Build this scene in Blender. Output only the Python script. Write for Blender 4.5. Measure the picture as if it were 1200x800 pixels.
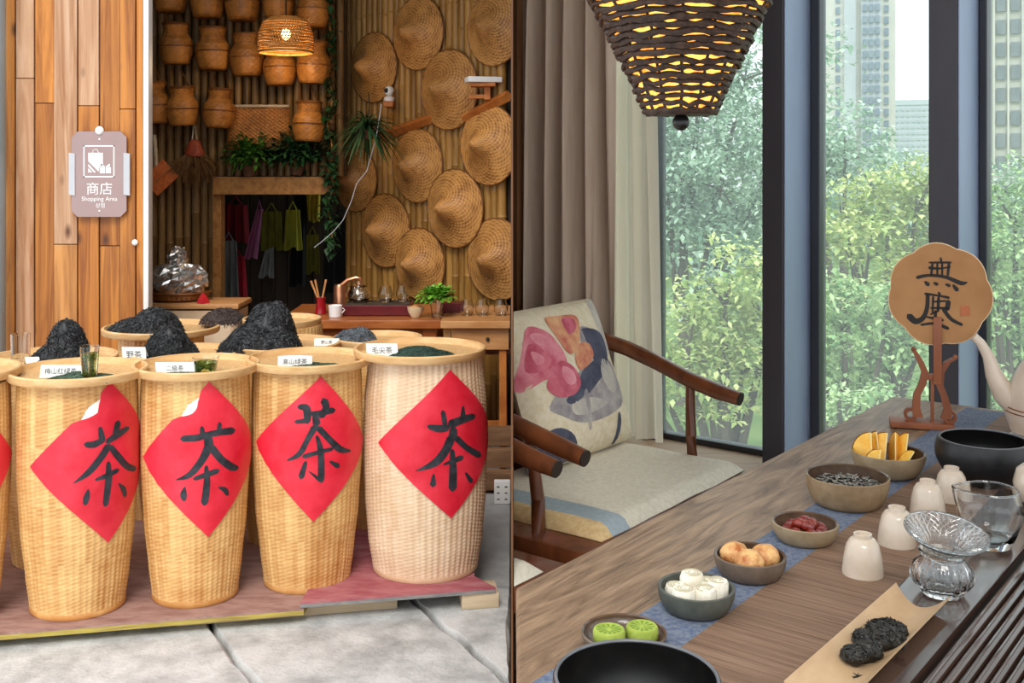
import bpy, bmesh, math, random
from mathutils import Vector, Matrix, noise
random.seed(7)
for o in list(bpy.data.objects): bpy.data.objects.remove(o)
SC = bpy.context.scene; COL = SC.collection
PI = math.pi; sin = math.sin; cos = math.cos
# ---------------- camera, sky, sun, exposure ----------------
F, HZ, EYE = 1250.0, 195.0, 1.30            # focal length and horizon in pixels of a 1200x800 frame, eye height in metres
cam = bpy.data.cameras.new('camera'); co = bpy.data.objects.new('camera', cam); COL.objects.link(co)
co.location = (0, 0, EYE); co.rotation_euler = (PI/2, 0, 0)
cam.sensor_width = 36; cam.lens = 36*F/1200; cam.shift_y = -(400-HZ)/1200; cam.clip_start = .02; cam.clip_end = 600
SC.camera = co
SC.view_settings.view_transform = 'Standard'; SC.view_settings.look = 'None'
SC.view_settings.gamma = 1; SC.view_settings.exposure = 0.0; SC.view_settings.use_curve_mapping = False
W = bpy.data.worlds.new('overcast_sky'); SC.world = W; W.use_nodes = True
bg = W.node_tree.nodes['Background']; bg.inputs[0].default_value = (.90, .955, 1, 1); bg.inputs[1].default_value = 1.75
sun = bpy.data.lights.new('sun', 'SUN'); sun.energy = 2.1; sun.angle = math.radians(24); sun.color = (1, .96, .9)
so = bpy.data.objects.new('sun', sun); COL.objects.link(so); so.location = (0, -5, 8)
so.rotation_euler = Vector((.05, .66, -.76)).to_track_quat('-Z', 'Y').to_euler()

# ---------------- helpers ----------------
def V(*a): return Vector(a)
def P(px, py, Y): return V((px-600)/F*Y, Y, EYE-(py-HZ)/F*Y)          # a photo point at a known distance
def G(px, py, z=0.): Y = (EYE-z)*F/(py-HZ); return V((px-600)/F*Y, Y, z)   # a photo point on a level plane
def lin(c):
    f = lambda x: x/12.92 if x <= .04045 else ((x+.055)/1.055)**2.4
    return tuple(f(x/255) for x in c[:3])+(1,)
def ns(x, y=0, z=0): return noise.noise(V(x, y, z))

class MB:
    def __init__(s): s.v = []; s.f = []; s.a = None
    def add(s, vs, fs):
        n = len(s.v); s.v += [V(*p) for p in vs]; s.f += [tuple(i+n for i in f) for f in fs]; return s
    def box(s, c, d, M=None, bev=0):
        x, y, z = [k/2 for k in d]; c = V(*c)
        if not bev:
            vs = [V(i*x, j*y, k*z) for i in (-1, 1) for j in (-1, 1) for k in (-1, 1)]
            fs = [(0, 1, 3, 2), (4, 6, 7, 5), (0, 4, 5, 1), (2, 3, 7, 6), (0, 2, 6, 4), (1, 5, 7, 3)]
        else:
            b = bmesh.new(); bmesh.ops.create_cube(b, size=1)
            for q in b.verts: q.co = V(q.co.x*2*x, q.co.y*2*y, q.co.z*2*z)
            bmesh.ops.bevel(b, geom=b.edges[:], offset=bev, segments=2, profile=.6, affect='EDGES')
            b.verts.index_update(); vs = [q.co.copy() for q in b.verts]; fs = [tuple(q.index for q in f.verts) for f in b.faces]; b.free()
        if M: vs = [M @ p for p in vs]
        return s.add([p+c for p in vs], fs)
    def lathe(s, prof, seg=32, c=(0, 0, 0), mod=None, close=False, tip=(0, 0), sx=1, sy=1, cap=True):
        n = len(s.v); c = V(*c)
        for i, (r, z) in enumerate(prof):
            for k in range(seg):
                t = 2*PI*k/seg; rr = r+(mod(t, i, z) if mod else 0)
                s.v.append(c+V(rr*cos(t)*sx+tip[0]*z, rr*sin(t)*sy+tip[1]*z, z))
        m = len(prof)
        for i in range(m if close else m-1):
            for k in range(seg):
                a, b = n+i*seg+k, n+i*seg+(k+1) % seg; j = (i+1) % m
                s.f.append((a, b, n+j*seg+(k+1) % seg, n+j*seg+k))
        if not close and cap:
            if prof[0][0] > 1e-5: s.f.append(tuple(n+k for k in range(seg))[::-1])
            if prof[-1][0] > 1e-5: s.f.append(tuple(n+(m-1)*seg+k for k in range(seg)))
        return s
    def tube(s, pts, r, seg=8, flat=1, closed=False):
        pts = [V(*p) for p in pts]; n = len(s.v); m = len(pts); up = V(0, 0, 1)
        for i, p in enumerate(pts):
            if closed: t = pts[(i+1) % m]-pts[i-1]
            else: t = pts[min(i+1, m-1)]-pts[max(i-1, 0)]
            t.normalize(); a = t.cross(up)
            if a.length < .05: a = t.cross(V(0, 1, 0))
            a.normalize(); b = a.cross(t); R = r[i] if isinstance(r, (list, tuple)) else r
            for k in range(seg):
                q = 2*PI*k/seg; s.v.append(p+a*(R*cos(q))+b*(R*flat*sin(q)))
        for i in range(m if closed else m-1):
            for k in range(seg):
                j = (i+1) % m
                s.f.append((n+i*seg+k, n+i*seg+(k+1) % seg, n+j*seg+(k+1) % seg, n+j*seg+k))
        if not closed:
            s.f.append(tuple(n+k for k in range(seg))[::-1]); s.f.append(tuple(n+(m-1)*seg+k for k in range(seg)))
        return s
    def prism(s, poly, d, h0=0., h1=1.):
        # poly of 2D points -> extruded; d maps (x,y,h) to a Vector
        n = len(poly); vs = [d(x, y, h0) for x, y in poly]+[d(x, y, h1) for x, y in poly]
        fs = [tuple(range(n))[::-1], tuple(range(n, 2*n))]+[(i, (i+1) % n, n+(i+1) % n, n+i) for i in range(n)]
        return s.add(vs, fs)
    def grid(s, fn, nu, nv, cu=False):
        n = len(s.v)
        for i in range(nu+(0 if cu else 1)):
            for j in range(nv+1): s.v.append(V(*fn(i/nu, j/nv)))
        m = nu if cu else nu+1
        for i in range(nu):
            for j in range(nv):
                i2 = (i+1) % m; s.f.append((n+i*(nv+1)+j, n+i2*(nv+1)+j, n+i2*(nv+1)+j+1, n+i*(nv+1)+j+1))
        return s
    def sheet(s, fn, nu, nv, th, dv):
        dv = V(*dv)*th; s.grid(fn, nu, nv); s.grid(lambda u, v: V(*fn(1-u, v))+dv, nu, nv)
        ed = [(0, v/nv) for v in range(nv+1)]+[(u/nu, 1) for u in range(1, nu+1)]+[(1, 1-v/nv) for v in range(1, nv+1)]+[(1-u/nu, 0) for u in range(1, nu)]
        A = [V(*fn(*e)) for e in ed]; k = len(A)
        return s.add(A+[a+dv for a in A], [(i, i+k, (i+1) % k+k, (i+1) % k) for i in range(k)])
    def ball(s, c, r, seg=14, ring=8, fn=None):
        c = V(*c); r = r if isinstance(r, (list, tuple)) else (r, r, r)
        def f(u, v):
            t = 2*PI*u; p = PI*min(max(v, .004), .996); q = V(sin(p)*cos(t), sin(p)*sin(t), -cos(p))
            k = fn(q) if fn else 1
            return c+V(q.x*r[0]*k, q.y*r[1]*k, q.z*r[2]*k)
        return s.grid(f, seg, ring, True)
    def xf(s, M):
        s.v = [M @ p for p in s.v]; return s
    def build(s, name, m, parent=None, loc=(0, 0, 0), rot=(0, 0, 0), smooth=True, clip=0, kind=None, ang=40):
        b = bmesh.new()
        L = b.verts.layers.float.new('var') if s.a else None
        vs = [b.verts.new(p) for p in s.v]
        if s.a:
            for q, x in zip(vs, s.a): q[L] = x
        for f in s.f:
            try: b.faces.new([vs[i] for i in f])
            except ValueError: pass
        if clip:
            g = b.verts[:]+b.edges[:]+b.faces[:]
            r = bmesh.ops.bisect_plane(b, geom=g, plane_co=(.004*clip, 0, 0), plane_no=(-clip, 0, 0), clear_outer=True)
            e = [x for x in r['geom_cut'] if isinstance(x, bmesh.types.BMEdge)]
            if e:
                try: bmesh.ops.holes_fill(b, edges=e)
                except Exception: pass
            if not b.verts: b.free(); return None
        bmesh.ops.recalc_face_normals(b, faces=b.faces)
        me = bpy.data.meshes.new(name); b.to_mesh(me); b.free()
        if smooth: me.shade_smooth(); me.set_sharp_from_angle(angle=math.radians(ang))
        me.materials.append(m)
        o = bpy.data.objects.new(name, me); COL.objects.link(o); o.location = loc; o.rotation_euler = rot
        if parent: o.parent = parent
        if kind: o['kind'] = kind
        return o

def tag(o, label, cat, group=None, kind=None):
    if o is None: return o
    o['label'] = label; o['category'] = cat
    if group: o['group'] = group
    if kind: o['kind'] = kind
    return o
def thing(name, label, cat, loc=(0, 0, 0), rz=0, group=None):
    o = bpy.data.objects.new(name, None); COL.objects.link(o); o.location = loc; o.rotation_euler = (0, 0, rz); o.empty_display_size = .02
    return tag(o, label, cat, group)
def struct(o, label=None):
    o['kind'] = 'structure'
    if label: o['label'] = label
    return o
def sroot(name, label, loc=(0, 0, 0)):
    o = bpy.data.objects.new(name, None); COL.objects.link(o); o.location = loc; o['kind'] = 'structure'; o['label'] = label; return o
def dup(o, loc=None, rot=None, scale=None, label=None, parent=None):
    c = o.copy(); COL.objects.link(c)
    if parent: c.parent = parent
    if loc is not None: c.location = loc
    if rot is not None: c.rotation_euler = rot
    if scale is not None: c.scale = scale if isinstance(scale, (tuple, list)) else (scale,)*3
    if label: c['label'] = label
    for ch in list(o.children): dup(ch, parent=c)
    return c

# ---------------- materials ----------------
def mat(name, c1, c2=None, sc=(8, 8, 8), det=5, rough=.6, bump=0., bsc=None, metal=0, spec=.5, rand=0., attr=0, coat=0, trans=0, ior=1.45,
        emis=None, dist=0., lo=.35, hi=.65, c3=None, knots=0, sss=0, sheen=0, ball=None):
    m = bpy.data.materials.new(name); m.use_nodes = True; T = m.node_tree; N = T.nodes; L = T.links
    B = N['Principled BSDF']
    B.inputs['Roughness'].default_value = rough; B.inputs['Metallic'].default_value = metal; B.inputs['Specular IOR Level'].default_value = spec
    B.inputs['IOR'].default_value = ior; B.inputs['Coat Weight'].default_value = coat; B.inputs['Transmission Weight'].default_value = trans
    B.inputs['Coat Roughness'].default_value = .08
    if sheen: B.inputs['Sheen Weight'].default_value = sheen
    if sss: B.inputs['Subsurface Weight'].default_value = sss; B.inputs['Subsurface Scale'].default_value = .01
    B.inputs['Base Color'].default_value = lin(c1)
    if emis: B.inputs['Emission Color'].default_value = lin(emis[0]); B.inputs['Emission Strength'].default_value = emis[1]
    if c2 is None and not bump: return m
    tc = N.new('ShaderNodeTexCoord'); oi = N.new('ShaderNodeObjectInfo')
    off = N.new('ShaderNodeVectorMath'); off.operation = 'MULTIPLY_ADD'
    L.new(oi.outputs['Random'], off.inputs[0]); off.inputs[1].default_value = (3.1, 5.7, 4.3); L.new(tc.outputs['Object'], off.inputs[2])
    mp = N.new('ShaderNodeMapping'); mp.inputs['Scale'].default_value = sc; L.new(off.outputs[0], mp.inputs['Vector'])
    nz = N.new('ShaderNodeTexNoise'); nz.inputs['Scale'].default_value = 1; nz.inputs['Detail'].default_value = det; nz.inputs['Distortion'].default_value = dist
    nz.inputs['Roughness'].default_value = .62
    L.new(mp.outputs[0], nz.inputs['Vector'])
    col = None
    if c2 is not None:
        fac = nz.outputs['Fac']
        if attr:
            at = N.new('ShaderNodeAttribute'); at.attribute_name = 'var'
            ad = N.new('ShaderNodeMath'); ad.operation = 'MULTIPLY_ADD'; L.new(at.outputs['Fac'], ad.inputs[0]); ad.inputs[1].default_value = attr; L.new(fac, ad.inputs[2]); fac = ad.outputs[0]
        rp = N.new('ShaderNodeValToRGB'); e = rp.color_ramp.elements
        e[0].position = lo; e[1].position = hi; e[0].color = lin(c1); e[1].color = lin(c2)
        if c3 is not None:
            x = e.new(min(.99, hi+(hi-lo)*.6)); x.color = lin(c3)
        L.new(fac, rp.inputs[0]); col = rp.outputs[0]
        if knots:
            mk = N.new('ShaderNodeMapping'); mk.inputs['Scale'].default_value = (9, 9, 4.2); L.new(off.outputs[0], mk.inputs['Vector'])
            vo = N.new('ShaderNodeTexVoronoi'); vo.inputs['Scale'].default_value = 1; L.new(mk.outputs[0], vo.inputs['Vector'])
            r2 = N.new('ShaderNodeValToRGB'); q = r2.color_ramp.elements; q[0].position = .05; q[1].position = .16; q[0].color = (1, 1, 1, 1); q[1].color = (0, 0, 0, 1)
            L.new(vo.outputs['Distance'], r2.inputs[0])
            mx = N.new('ShaderNodeMix'); mx.data_type = 'RGBA'; L.new(r2.outputs[0], mx.inputs[0]); L.new(col, mx.inputs[6]); mx.inputs[7].default_value = lin((88, 48, 26)); col = mx.outputs[2]
        if rand:
            mr = N.new('ShaderNodeMapRange'); mr.inputs[3].default_value = 1-rand; mr.inputs[4].default_value = 1+rand; L.new(oi.outputs['Random'], mr.inputs[0])
            hs = N.new('ShaderNodeHueSaturation'); L.new(mr.outputs[0], hs.inputs['Value']); L.new(col, hs.inputs['Color']); col = hs.outputs[0]
        L.new(col, B.inputs['Base Color'])
        if emis and emis[1] and len(emis) > 2: L.new(col, B.inputs['Emission Color'])
    if bump:
        bn = N.new('ShaderNodeBump'); bn.inputs['Strength'].default_value = bump; bn.inputs['Distance'].default_value = .004
        if bsc:
            m2 = N.new('ShaderNodeMapping'); m2.inputs['Scale'].default_value = bsc; L.new(off.outputs[0], m2.inputs['Vector'])
            n2 = N.new('ShaderNodeTexNoise'); n2.inputs['Scale'].default_value = 1; n2.inputs['Detail'].default_value = 4; L.new(m2.outputs[0], n2.inputs['Vector']); L.new(n2.outputs['Fac'], bn.inputs['Height'])
        else: L.new(nz.outputs['Fac'], bn.inputs['Height'])
        L.new(bn.outputs[0], B.inputs['Normal'])
    return m
def pane_mat(name, tint, refl=.06, haze=.0):
    m = bpy.data.materials.new(name); m.use_nodes = True; T = m.node_tree; N = T.nodes; L = T.links; N.clear()
    o = N.new('ShaderNodeOutputMaterial'); t = N.new('ShaderNodeBsdfTransparent'); t.inputs[0].default_value = lin(tint)
    g = N.new('ShaderNodeBsdfGlossy'); g.inputs['Roughness'].default_value = .02; d = N.new('ShaderNodeBsdfTranslucent'); d.inputs[0].default_value = (.9, .95, 1, 1)
    fr = N.new('ShaderNodeLayerWeight'); fr.inputs[0].default_value = refl
    a = N.new('ShaderNodeMixShader'); L.new(fr.outputs['Fresnel'], a.inputs[0]); L.new(t.outputs[0], a.inputs[1]); L.new(g.outputs[0], a.inputs[2])
    b = N.new('ShaderNodeMixShader'); b.inputs[0].default_value = haze; L.new(a.outputs[0], b.inputs[1]); L.new(d.outputs[0], b.inputs[2]); L.new(b.outputs[0], o.inputs[0])
    return m
def text_mb(body, size, d, th=.0006):
    # built-in lettering turned to a mesh; d maps (x, y, h) to a Vector
    c = bpy.data.curves.new('lettering', 'FONT'); c.body = body; c.size = size; c.align_x = 'CENTER'; c.align_y = 'CENTER'; c.resolution_u = 3
    o = bpy.data.objects.new('lettering', c); COL.objects.link(o)
    dg = bpy.context.evaluated_depsgraph_get(); dg.update(); me = bpy.data.meshes.new_from_object(o.evaluated_get(dg))
    k = MB(); k.add([d(p.co.x, p.co.y, th) for p in me.vertices], [tuple(f.vertices) for f in me.polygons])
    bpy.data.objects.remove(o); bpy.data.meshes.remove(me); bpy.data.curves.remove(c)
    return k
def stroke(mb, pts, d, h=0., sm=6):
    # a brush stroke: (x, y, width) control points -> ribbon; d maps (x, y, h)
    q = []
    for i in range(len(pts)-1):
        for k in range(sm):
            t = k/sm; p0 = pts[max(i-1, 0)]; p1 = pts[i]; p2 = pts[i+1]; p3 = pts[min(i+2, len(pts)-1)]
            q.append([.5*(2*p1[j]+(p2[j]-p0[j])*t+(2*p0[j]-5*p1[j]+4*p2[j]-p3[j])*t*t+(3*p1[j]-p0[j]-3*p2[j]+p3[j])*t**3) for j in (0, 1, 2)])
    q.append(list(pts[-1])); L = []; R = []
    for i, (x, y, w) in enumerate(q):
        a = q[max(i-1, 0)]; b = q[min(i+1, len(q)-1)]; tx, ty = b[0]-a[0], b[1]-a[1]; l = math.hypot(tx, ty) or 1; w = max(w, 1e-4)/2
        if i in (0, len(q)-1): w *= .72
        L.append(d(x-ty/l*w, y+tx/l*w, h)); R.append(d(x+ty/l*w, y-tx/l*w, h))
    n = len(q)
    x, y, w = q[0]; b = q[1]; l = math.hypot(b[0]-x, b[1]-y) or 1
    c0 = d(x-(b[0]-x)/l*w*.3, y-(b[1]-y)/l*w*.3, h)
    x, y, w = q[-1]; b = q[-2]; l = math.hypot(b[0]-x, b[1]-y) or 1
    c1 = d(x-(b[0]-x)/l*w*.3, y-(b[1]-y)/l*w*.3, h)
    mb.add(L+R+[c0, c1], [(i, i+1, n+i+1, n+i) for i in range(n-1)]+[(2*n, 0, n), (2*n+1, 2*n-1, n-1)])
def sliver(mb, p, t, l, w, bend=.3):
    t = t.normalized(); a = t.orthogonal().normalized(); b = t.cross(a); k = random.uniform(0, 6.28); a, b = a*cos(k)+b*sin(k), b*cos(k)-a*sin(k)
    n = len(mb.v)
    for i, (s, r) in enumerate(((-.5, .35), (0, 1), (.5, .3))):
        c = p+t*(s*l)+a*(bend*l*(s*s-.1))
        for j in range(3): q = 2.1*j+i*.8; mb.v.append(c+(a*cos(q)+b*sin(q))*(w*r))
    for i in (0, 1):
        for j in range(3): mb.f.append((n+i*3+j, n+i*3+(j+1) % 3, n+i*3+3+(j+1) % 3, n+i*3+3+j))
    mb.f += [(n, n+1, n+2), (n+6, n+8, n+7)]
# ================= LEFT: tea shop on the street =================
concrete = mat('concrete', (150, 150, 147), (205, 205, 202), (9, 9, 9), 12, .85, .7, (90, 90, 90), lo=.3, hi=.6, rand=.05)
floor_c = mat('shop_floor', (140, 140, 140), (172, 172, 170), (7, 7, 7), 8, .8, .2)
dirt = mat('joint_dirt', (74, 70, 58), (104, 98, 80), (20, 20, 20), 4, .95)
board_red = mat('worn_red_board', (138, 102, 94), (168, 134, 124), (9, 30, 20), 8, .78, .3, c3=(116, 96, 90), lo=.36, hi=.6)
board_pink = mat('faded_pink_board', (156, 78, 86), (176, 110, 114), (9, 30, 20), 8, .75, .3, c3=(160, 138, 134), lo=.38, hi=.6)
ply_edge = mat('plywood_edge', (186, 168, 80), (150, 128, 70), (8, 40, 200), 4, .8)
grey_edge = mat('grey_board_edge', (120, 120, 120), (150, 148, 144), (20, 20, 90), 4, .8)
raw_wood = mat('raw_plank', (190, 168, 138), (214, 192, 160), (4, 30, 40), 5, .75)
wick = mat('golden_wicker', (196, 138, 76), (240, 198, 132), (10, 10, 3), 5, .42, .0, attr=.55, lo=.48, hi=.98, rand=.05)
wick_p = mat('pale_wicker', (214, 178, 140), (240, 214, 182), (10, 10, 3), 5, .5, 0, attr=.5, lo=.48, hi=.95)
tray_m = mat('bamboo_tray', (206, 162, 106), (228, 190, 138), (14, 14, 60), 4, .5, .1, rand=.06)
tray_f = mat('tray_floor', (196, 150, 96), (218, 180, 128), (120, 120, 40), 3, .6, .4, (260, 260, 260))
paper = mat('red_paper', (214, 22, 48), (236, 54, 74), (9, 9, 9), 6, .42, .35, (26, 26, 26), spec=.6, c3=(240, 90, 100), rand=.06)
white_p = mat('white_paper', (236, 234, 228), (246, 245, 240), (20, 20, 20), 3, .7)
ink = mat('brush_ink', (28, 34, 40), (58, 62, 70), (40, 40, 40), 5, .5)
tea_b = mat('black_tea', (12, 13, 14), (50, 52, 55), (160, 160, 160), 3, .5, attr=.5, lo=.3, hi=1.0)
tea_g = mat('green_tea', (30, 50, 40), (92, 116, 92), (120, 120, 120), 3, .7, attr=.5, lo=.4, hi=1.05)
tea_gr = mat('grey_tea', (58, 62, 66), (112, 118, 124), (120, 120, 120), 3, .7, attr=.5, lo=.4, hi=1.05)
glass = mat('clear_glass', (250, 252, 252), rough=.01, trans=1, ior=1.42)
tea_liq = mat('green_tea_water', (214, 226, 160), rough=.02, trans=1, ior=1.33)
leaf_t = mat('steeped_leaves', (96, 124, 30), (160, 176, 66), (90, 90, 90), 3, .6)

# --- ground slabs ---
dmap = lambda x, y, h: V(x, y, h)
base = MB().box((-1.6, 3.6, -.075), (3.2, 6.8, .05)).build('floor', dirt, smooth=False); struct(base, 'packed dirt under the concrete street slabs')
j1 = [(236, 690), (248, 733), (262, 752), (271, 766), (285, 784), (302, 803), (360, 870)]
j2 = [(470, 690), (505, 721), (518, 733), (528, 742), (546, 752), (562, 768), (578, 783), (592, 797), (650, 850)]
def gl(l, dx=0): return [(G(x+dx, y).x, G(x+dx, y).y) for x, y in l]
def slab(poly):
    m = MB(); n = len(poly); cx = sum(p[0] for p in poly)/n; cy = sum(p[1] for p in poly)/n
    pts = []
    for i in range(n):
        a, b = V(*poly[i], 0), V(*poly[(i+1) % n], 0); k = max(1, int((b-a).length/.05))
        for j in range(k):
            p = a.lerp(b, j/k); pts.append(p+V(ns(p.x*14, p.y*14)*.008, ns(p.x*14, p.y*14, 5)*.008, 0))
    N = len(pts)
    ins = lambda p: p+(V(cx, cy, 0)-p).normalized()*.012
    vs = [V(p.x, p.y, -.05) for p in pts]+[V(p.x, p.y, -.012) for p in pts]+[ins(p) for p in pts]
    fs = [(i, (i+1) % N, N+(i+1) % N, N+i) for i in range(N)]+[(N+i, N+(i+1) % N, 2*N+(i+1) % N, 2*N+i) for i in range(N)]+[tuple(range(2*N, 3*N))]
    return m.add(vs, fs)
L1, R1 = gl(j1, -1), gl(j1, 4); L2, R2 = gl(j2, -2), gl(j2, 5)
back = 3.30
for poly in ([(-3.2, back)]+[(p[0], min(p[1], back)) for p in L1]+[(L1[-1][0], 1.2), (-3.2, 1.2)],
             [(p[0], min(p[1], back)) for p in L2]+[(L2[-1][0], 1.2), (R1[-1][0], 1.2)]+[(p[0], min(p[1], back)) for p in R1[::-1]],
             [(R2[0][0], back), (-.006, back), (-.006, R2[-2][1])]+[(min(p[0], -.006), min(p[1], back)) for p in R2[::-1][1:]]):
    slab(poly).build('slab', concrete, base)
MB().box((-1.603, 4.95, -.026), (3.19, 3.28, .052)).build('slab', floor_c, base)
MB().box((1.5, 1.7, -.03), (3.0, 5.2, .06)).build('floor_tea_room', mat('tea_room_floor', (96, 66, 46), (124, 88, 62), (3, 20, 3), 5, .4), smooth=False)
struct(bpy.data.objects['floor_tea_room'], 'dark brown floor of the tea room')

# --- platform of boards ---
def board(name, pts, z0, z1, m, edge, lab, cat='board'):
    t = thing(name, lab, cat, (pts[0].x, pts[0].y, 0), 0)
    q = [(p.x-pts[0].x, p.y-pts[0].y) for p in pts]
    MB().prism(q, dmap, z1-.006, z1).build('painted_face', m, t, smooth=False)
    MB().prism(q, dmap, z0, z1-.006).build('core', edge, t, smooth=False)
board('platform_board', [G(-260, 763, .045), G(356, 712.5, .045), G(356, 712.5, .045)+V(.03, .95, 0), G(-260, 763, .045)+V(-.12, 1.1, 0)], .026, .045, board_red, ply_edge, 'worn reddish brown plywood board with yellow edge under the golden barrels')
board('platform_board', [G(352, 712, .047)+V(0, 0, 0), G(581, 694, .047), G(556, 680.5, .047), G(556, 680.5, .047)+V(-.02, .5, 0), G(352, 712, .047)+V(.03, .85, 0)], .0465, .062, board_pink, grey_edge, 'faded pink board with grey edge under the pale barrel')
t = tag(MB().box((0, 0, .013), (.62, .09, .025), bev=.002).build('support_plank', raw_wood, loc=(-.65, 3.12, .0), rot=(0, 0, .2)), 'pale raw plank lying on the ground under the boards', 'plank')
t = tag(MB().box((0, 0, .0225), (.11, .10, .044), bev=.002).build('support_block', raw_wood, loc=(-.10, 3.185, 0), rot=(0, 0, .15)), 'short pale wood block propping the corner of the pink board', 'block')
tag(MB().box((0, 0, .0125), (1.3, .08, .024), bev=.002).build('support_plank', raw_wood, loc=(-1.2, 3.55, 0), rot=(0, 0, .2)), 'long raw plank on the ground under the back of the boards', 'plank')

# --- barrels ---
BH = .655; SY = .9
def prof_r(kind):
    pts = {0: [(0, .775), (.03, .79), (.15, .85), (.35, .94), (.6, 1.0), (.85, 1.0), (1, .985)], 1: [(0, .84), (.03, .86), (.15, .925), (.35, .98), (.55, 1.0), (.8, .985), (.94, .94), (1, .93)]}[kind]
    def f(t):
        t = min(max(t, 0), 1)
        for (a, x), (b, y) in zip(pts, pts[1:]):
            if t <= b: k = (t-a)/(b-a); k = k*k*(3-2*k)*.4+k*.6; return x+(y-x)*k
        return pts[-1][1]
    return f
hs = [random.random() for _ in range(997)]
def barrel_mesh(R, kind, rows, ST, m):
    f = prof_r(kind); n = rows*3; SEG = ST*4; rh = BH/rows; mb = MB(); mb.a = []
    pr = [(R*f(i/n), BH*i/n) for i in range(n+1)]
    def md(t, i, z):
        row = i//3; s = t/(2*PI)*ST; top = z/BH > .93 or z/BH < .035
        w = .5+.5*cos(2*PI*(s*.5+row*.5)) if not top else .5
        return R*(.0055*abs(sin(PI*(i % 3+.5)/3))+.0055*w+.008*cos(2*PI*s))-.002
    mb.lathe(pr, SEG, mod=md, sy=SY)
    for i in range(n+1):
        for k in range(SEG):
            st = k//4; row = i//3
            mb.a.append(.45*hs[(st*7+(row//29)*131) % 997]+.3*hs[(row*13+st//9*57) % 997]+(.22 if (st+row) % 2 else 0))
    return mb.build('woven_body', m), f
bodies = {}
BAR = [  # cx px, Rpx, X, Y, R, kind, material, label
    (-52, 70, -1.575, 2.975, .165, 0, wick, 'golden wicker tea barrel standing beyond the one with the red torn-cornered diamond'),
    (94, 73, -1.243, 3.056, .165, 0, wick, 'golden wicker tea barrel with red diamond, its tray holding a tall glass of green tea'),
    (232, 68, -.930, 3.135, .156, 0, wick, 'golden wicker tea barrel with pinkish torn diamond, its tray holding a short wide glass'),
    (363, 66, -.622, 3.24, .165, 0, wick, 'golden wicker tea barrel with crimson diamond, beside the pale barrel'),
    (499, 75, -.268, 3.305, .190, 1, wick_p, 'pale bleached wicker tea barrel on the pink board')]
CH = {1: (60, 470, [[(225, 295, 35), (280, 300, 45), (345, 270, 35)], [(365, 290, 35), (440, 245, 45), (510, 205, 30)], [(320, 190, 25), (330, 250, 40), (340, 285, 30)], [(440, 160, 40), (420, 245, 40)],
        [(375, 315, 45), (320, 400, 45), (240, 490, 40), (150, 550, 6)], [(385, 320, 35), (440, 395, 45), (500, 465, 45), (560, 490, 40)], [(290, 540, 15), (360, 520, 35), (440, 485, 30)], [(375, 430, 30), (375, 550, 45), (360, 720, 40)],
        [(245, 600, 10), (235, 650, 40), (225, 700, 30)], [(445, 580, 10), (480, 620, 35), (495, 670, 25)]]),
      2: (190, 470, [[(140, 245, 40), (240, 245, 45), (330, 225, 40), (485, 210, 50)], [(270, 175, 25), (280, 245, 40)], [(390, 155, 25), (385, 220, 35)], [(310, 240, 55), (320, 310, 65)], [(320, 300, 60), (270, 400, 50), (190, 490, 40), (100, 518, 5)],
        [(330, 310, 50), (400, 400, 50), (470, 455, 50), (515, 465, 30)], [(220, 520, 25), (290, 500, 35), (380, 475, 35)], [(300, 440, 25), (305, 560, 45), (290, 695, 50)], [(160, 570, 10), (150, 620, 45), (155, 660, 25)], [(385, 590, 10), (430, 610, 35), (450, 645, 25)]]),
      3: (320, 440, [[(185, 205, 30), (235, 220, 50), (240, 310, 42)], [(165, 305, 25), (240, 300, 35)], [(345, 165, 50), (360, 220, 45), (325, 275, 45)], [(245, 255, 25), (330, 250, 35), (410, 235, 40)], [(290, 265, 40), (300, 330, 50)],
        [(290, 340, 45), (240, 430, 35), (190, 520, 35), (115, 560, 12)], [(310, 350, 40), (380, 430, 40), (450, 500, 45), (520, 515, 15)], [(215, 540, 30), (310, 515, 28), (400, 495, 25)], [(300, 405, 20), (325, 510, 40), (330, 710, 45)], [(330, 710, 30), (250, 640, 5)],
        [(230, 575, 25), (200, 680, 40)], [(385, 580, 15), (440, 615, 40)]]),
      4: (470, 460, [[(180, 225, 30), (250, 240, 50), (310, 235, 40)], [(320, 215, 60), (400, 185, 50), (485, 160, 40)], [(275, 125, 30), (290, 215, 35)], [(410, 95, 15), (410, 170, 40)], [(345, 240, 50), (340, 310, 60)], [(330, 300, 55), (290, 390, 55), (220, 470, 50), (100, 520, 5)],
        [(360, 300, 40), (430, 370, 40), (520, 425, 45)], [(280, 480, 15), (400, 435, 40)], [(335, 385, 30), (340, 520, 50), (340, 650, 55)], [(215, 545, 15), (210, 620, 45)], [(425, 540, 15), (465, 600, 35)]])}
CH[0] = (-102, 483, CH[2][2])
DIA = {0: (2, 553, .21, .21, 0), 1: (28, 546, .222, .224, .72), 2: (12, 540, .212, .220, .72), 3: (9, 527, .207, .212, 0), 4: (23, 521, .232, .219, 0)}
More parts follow.
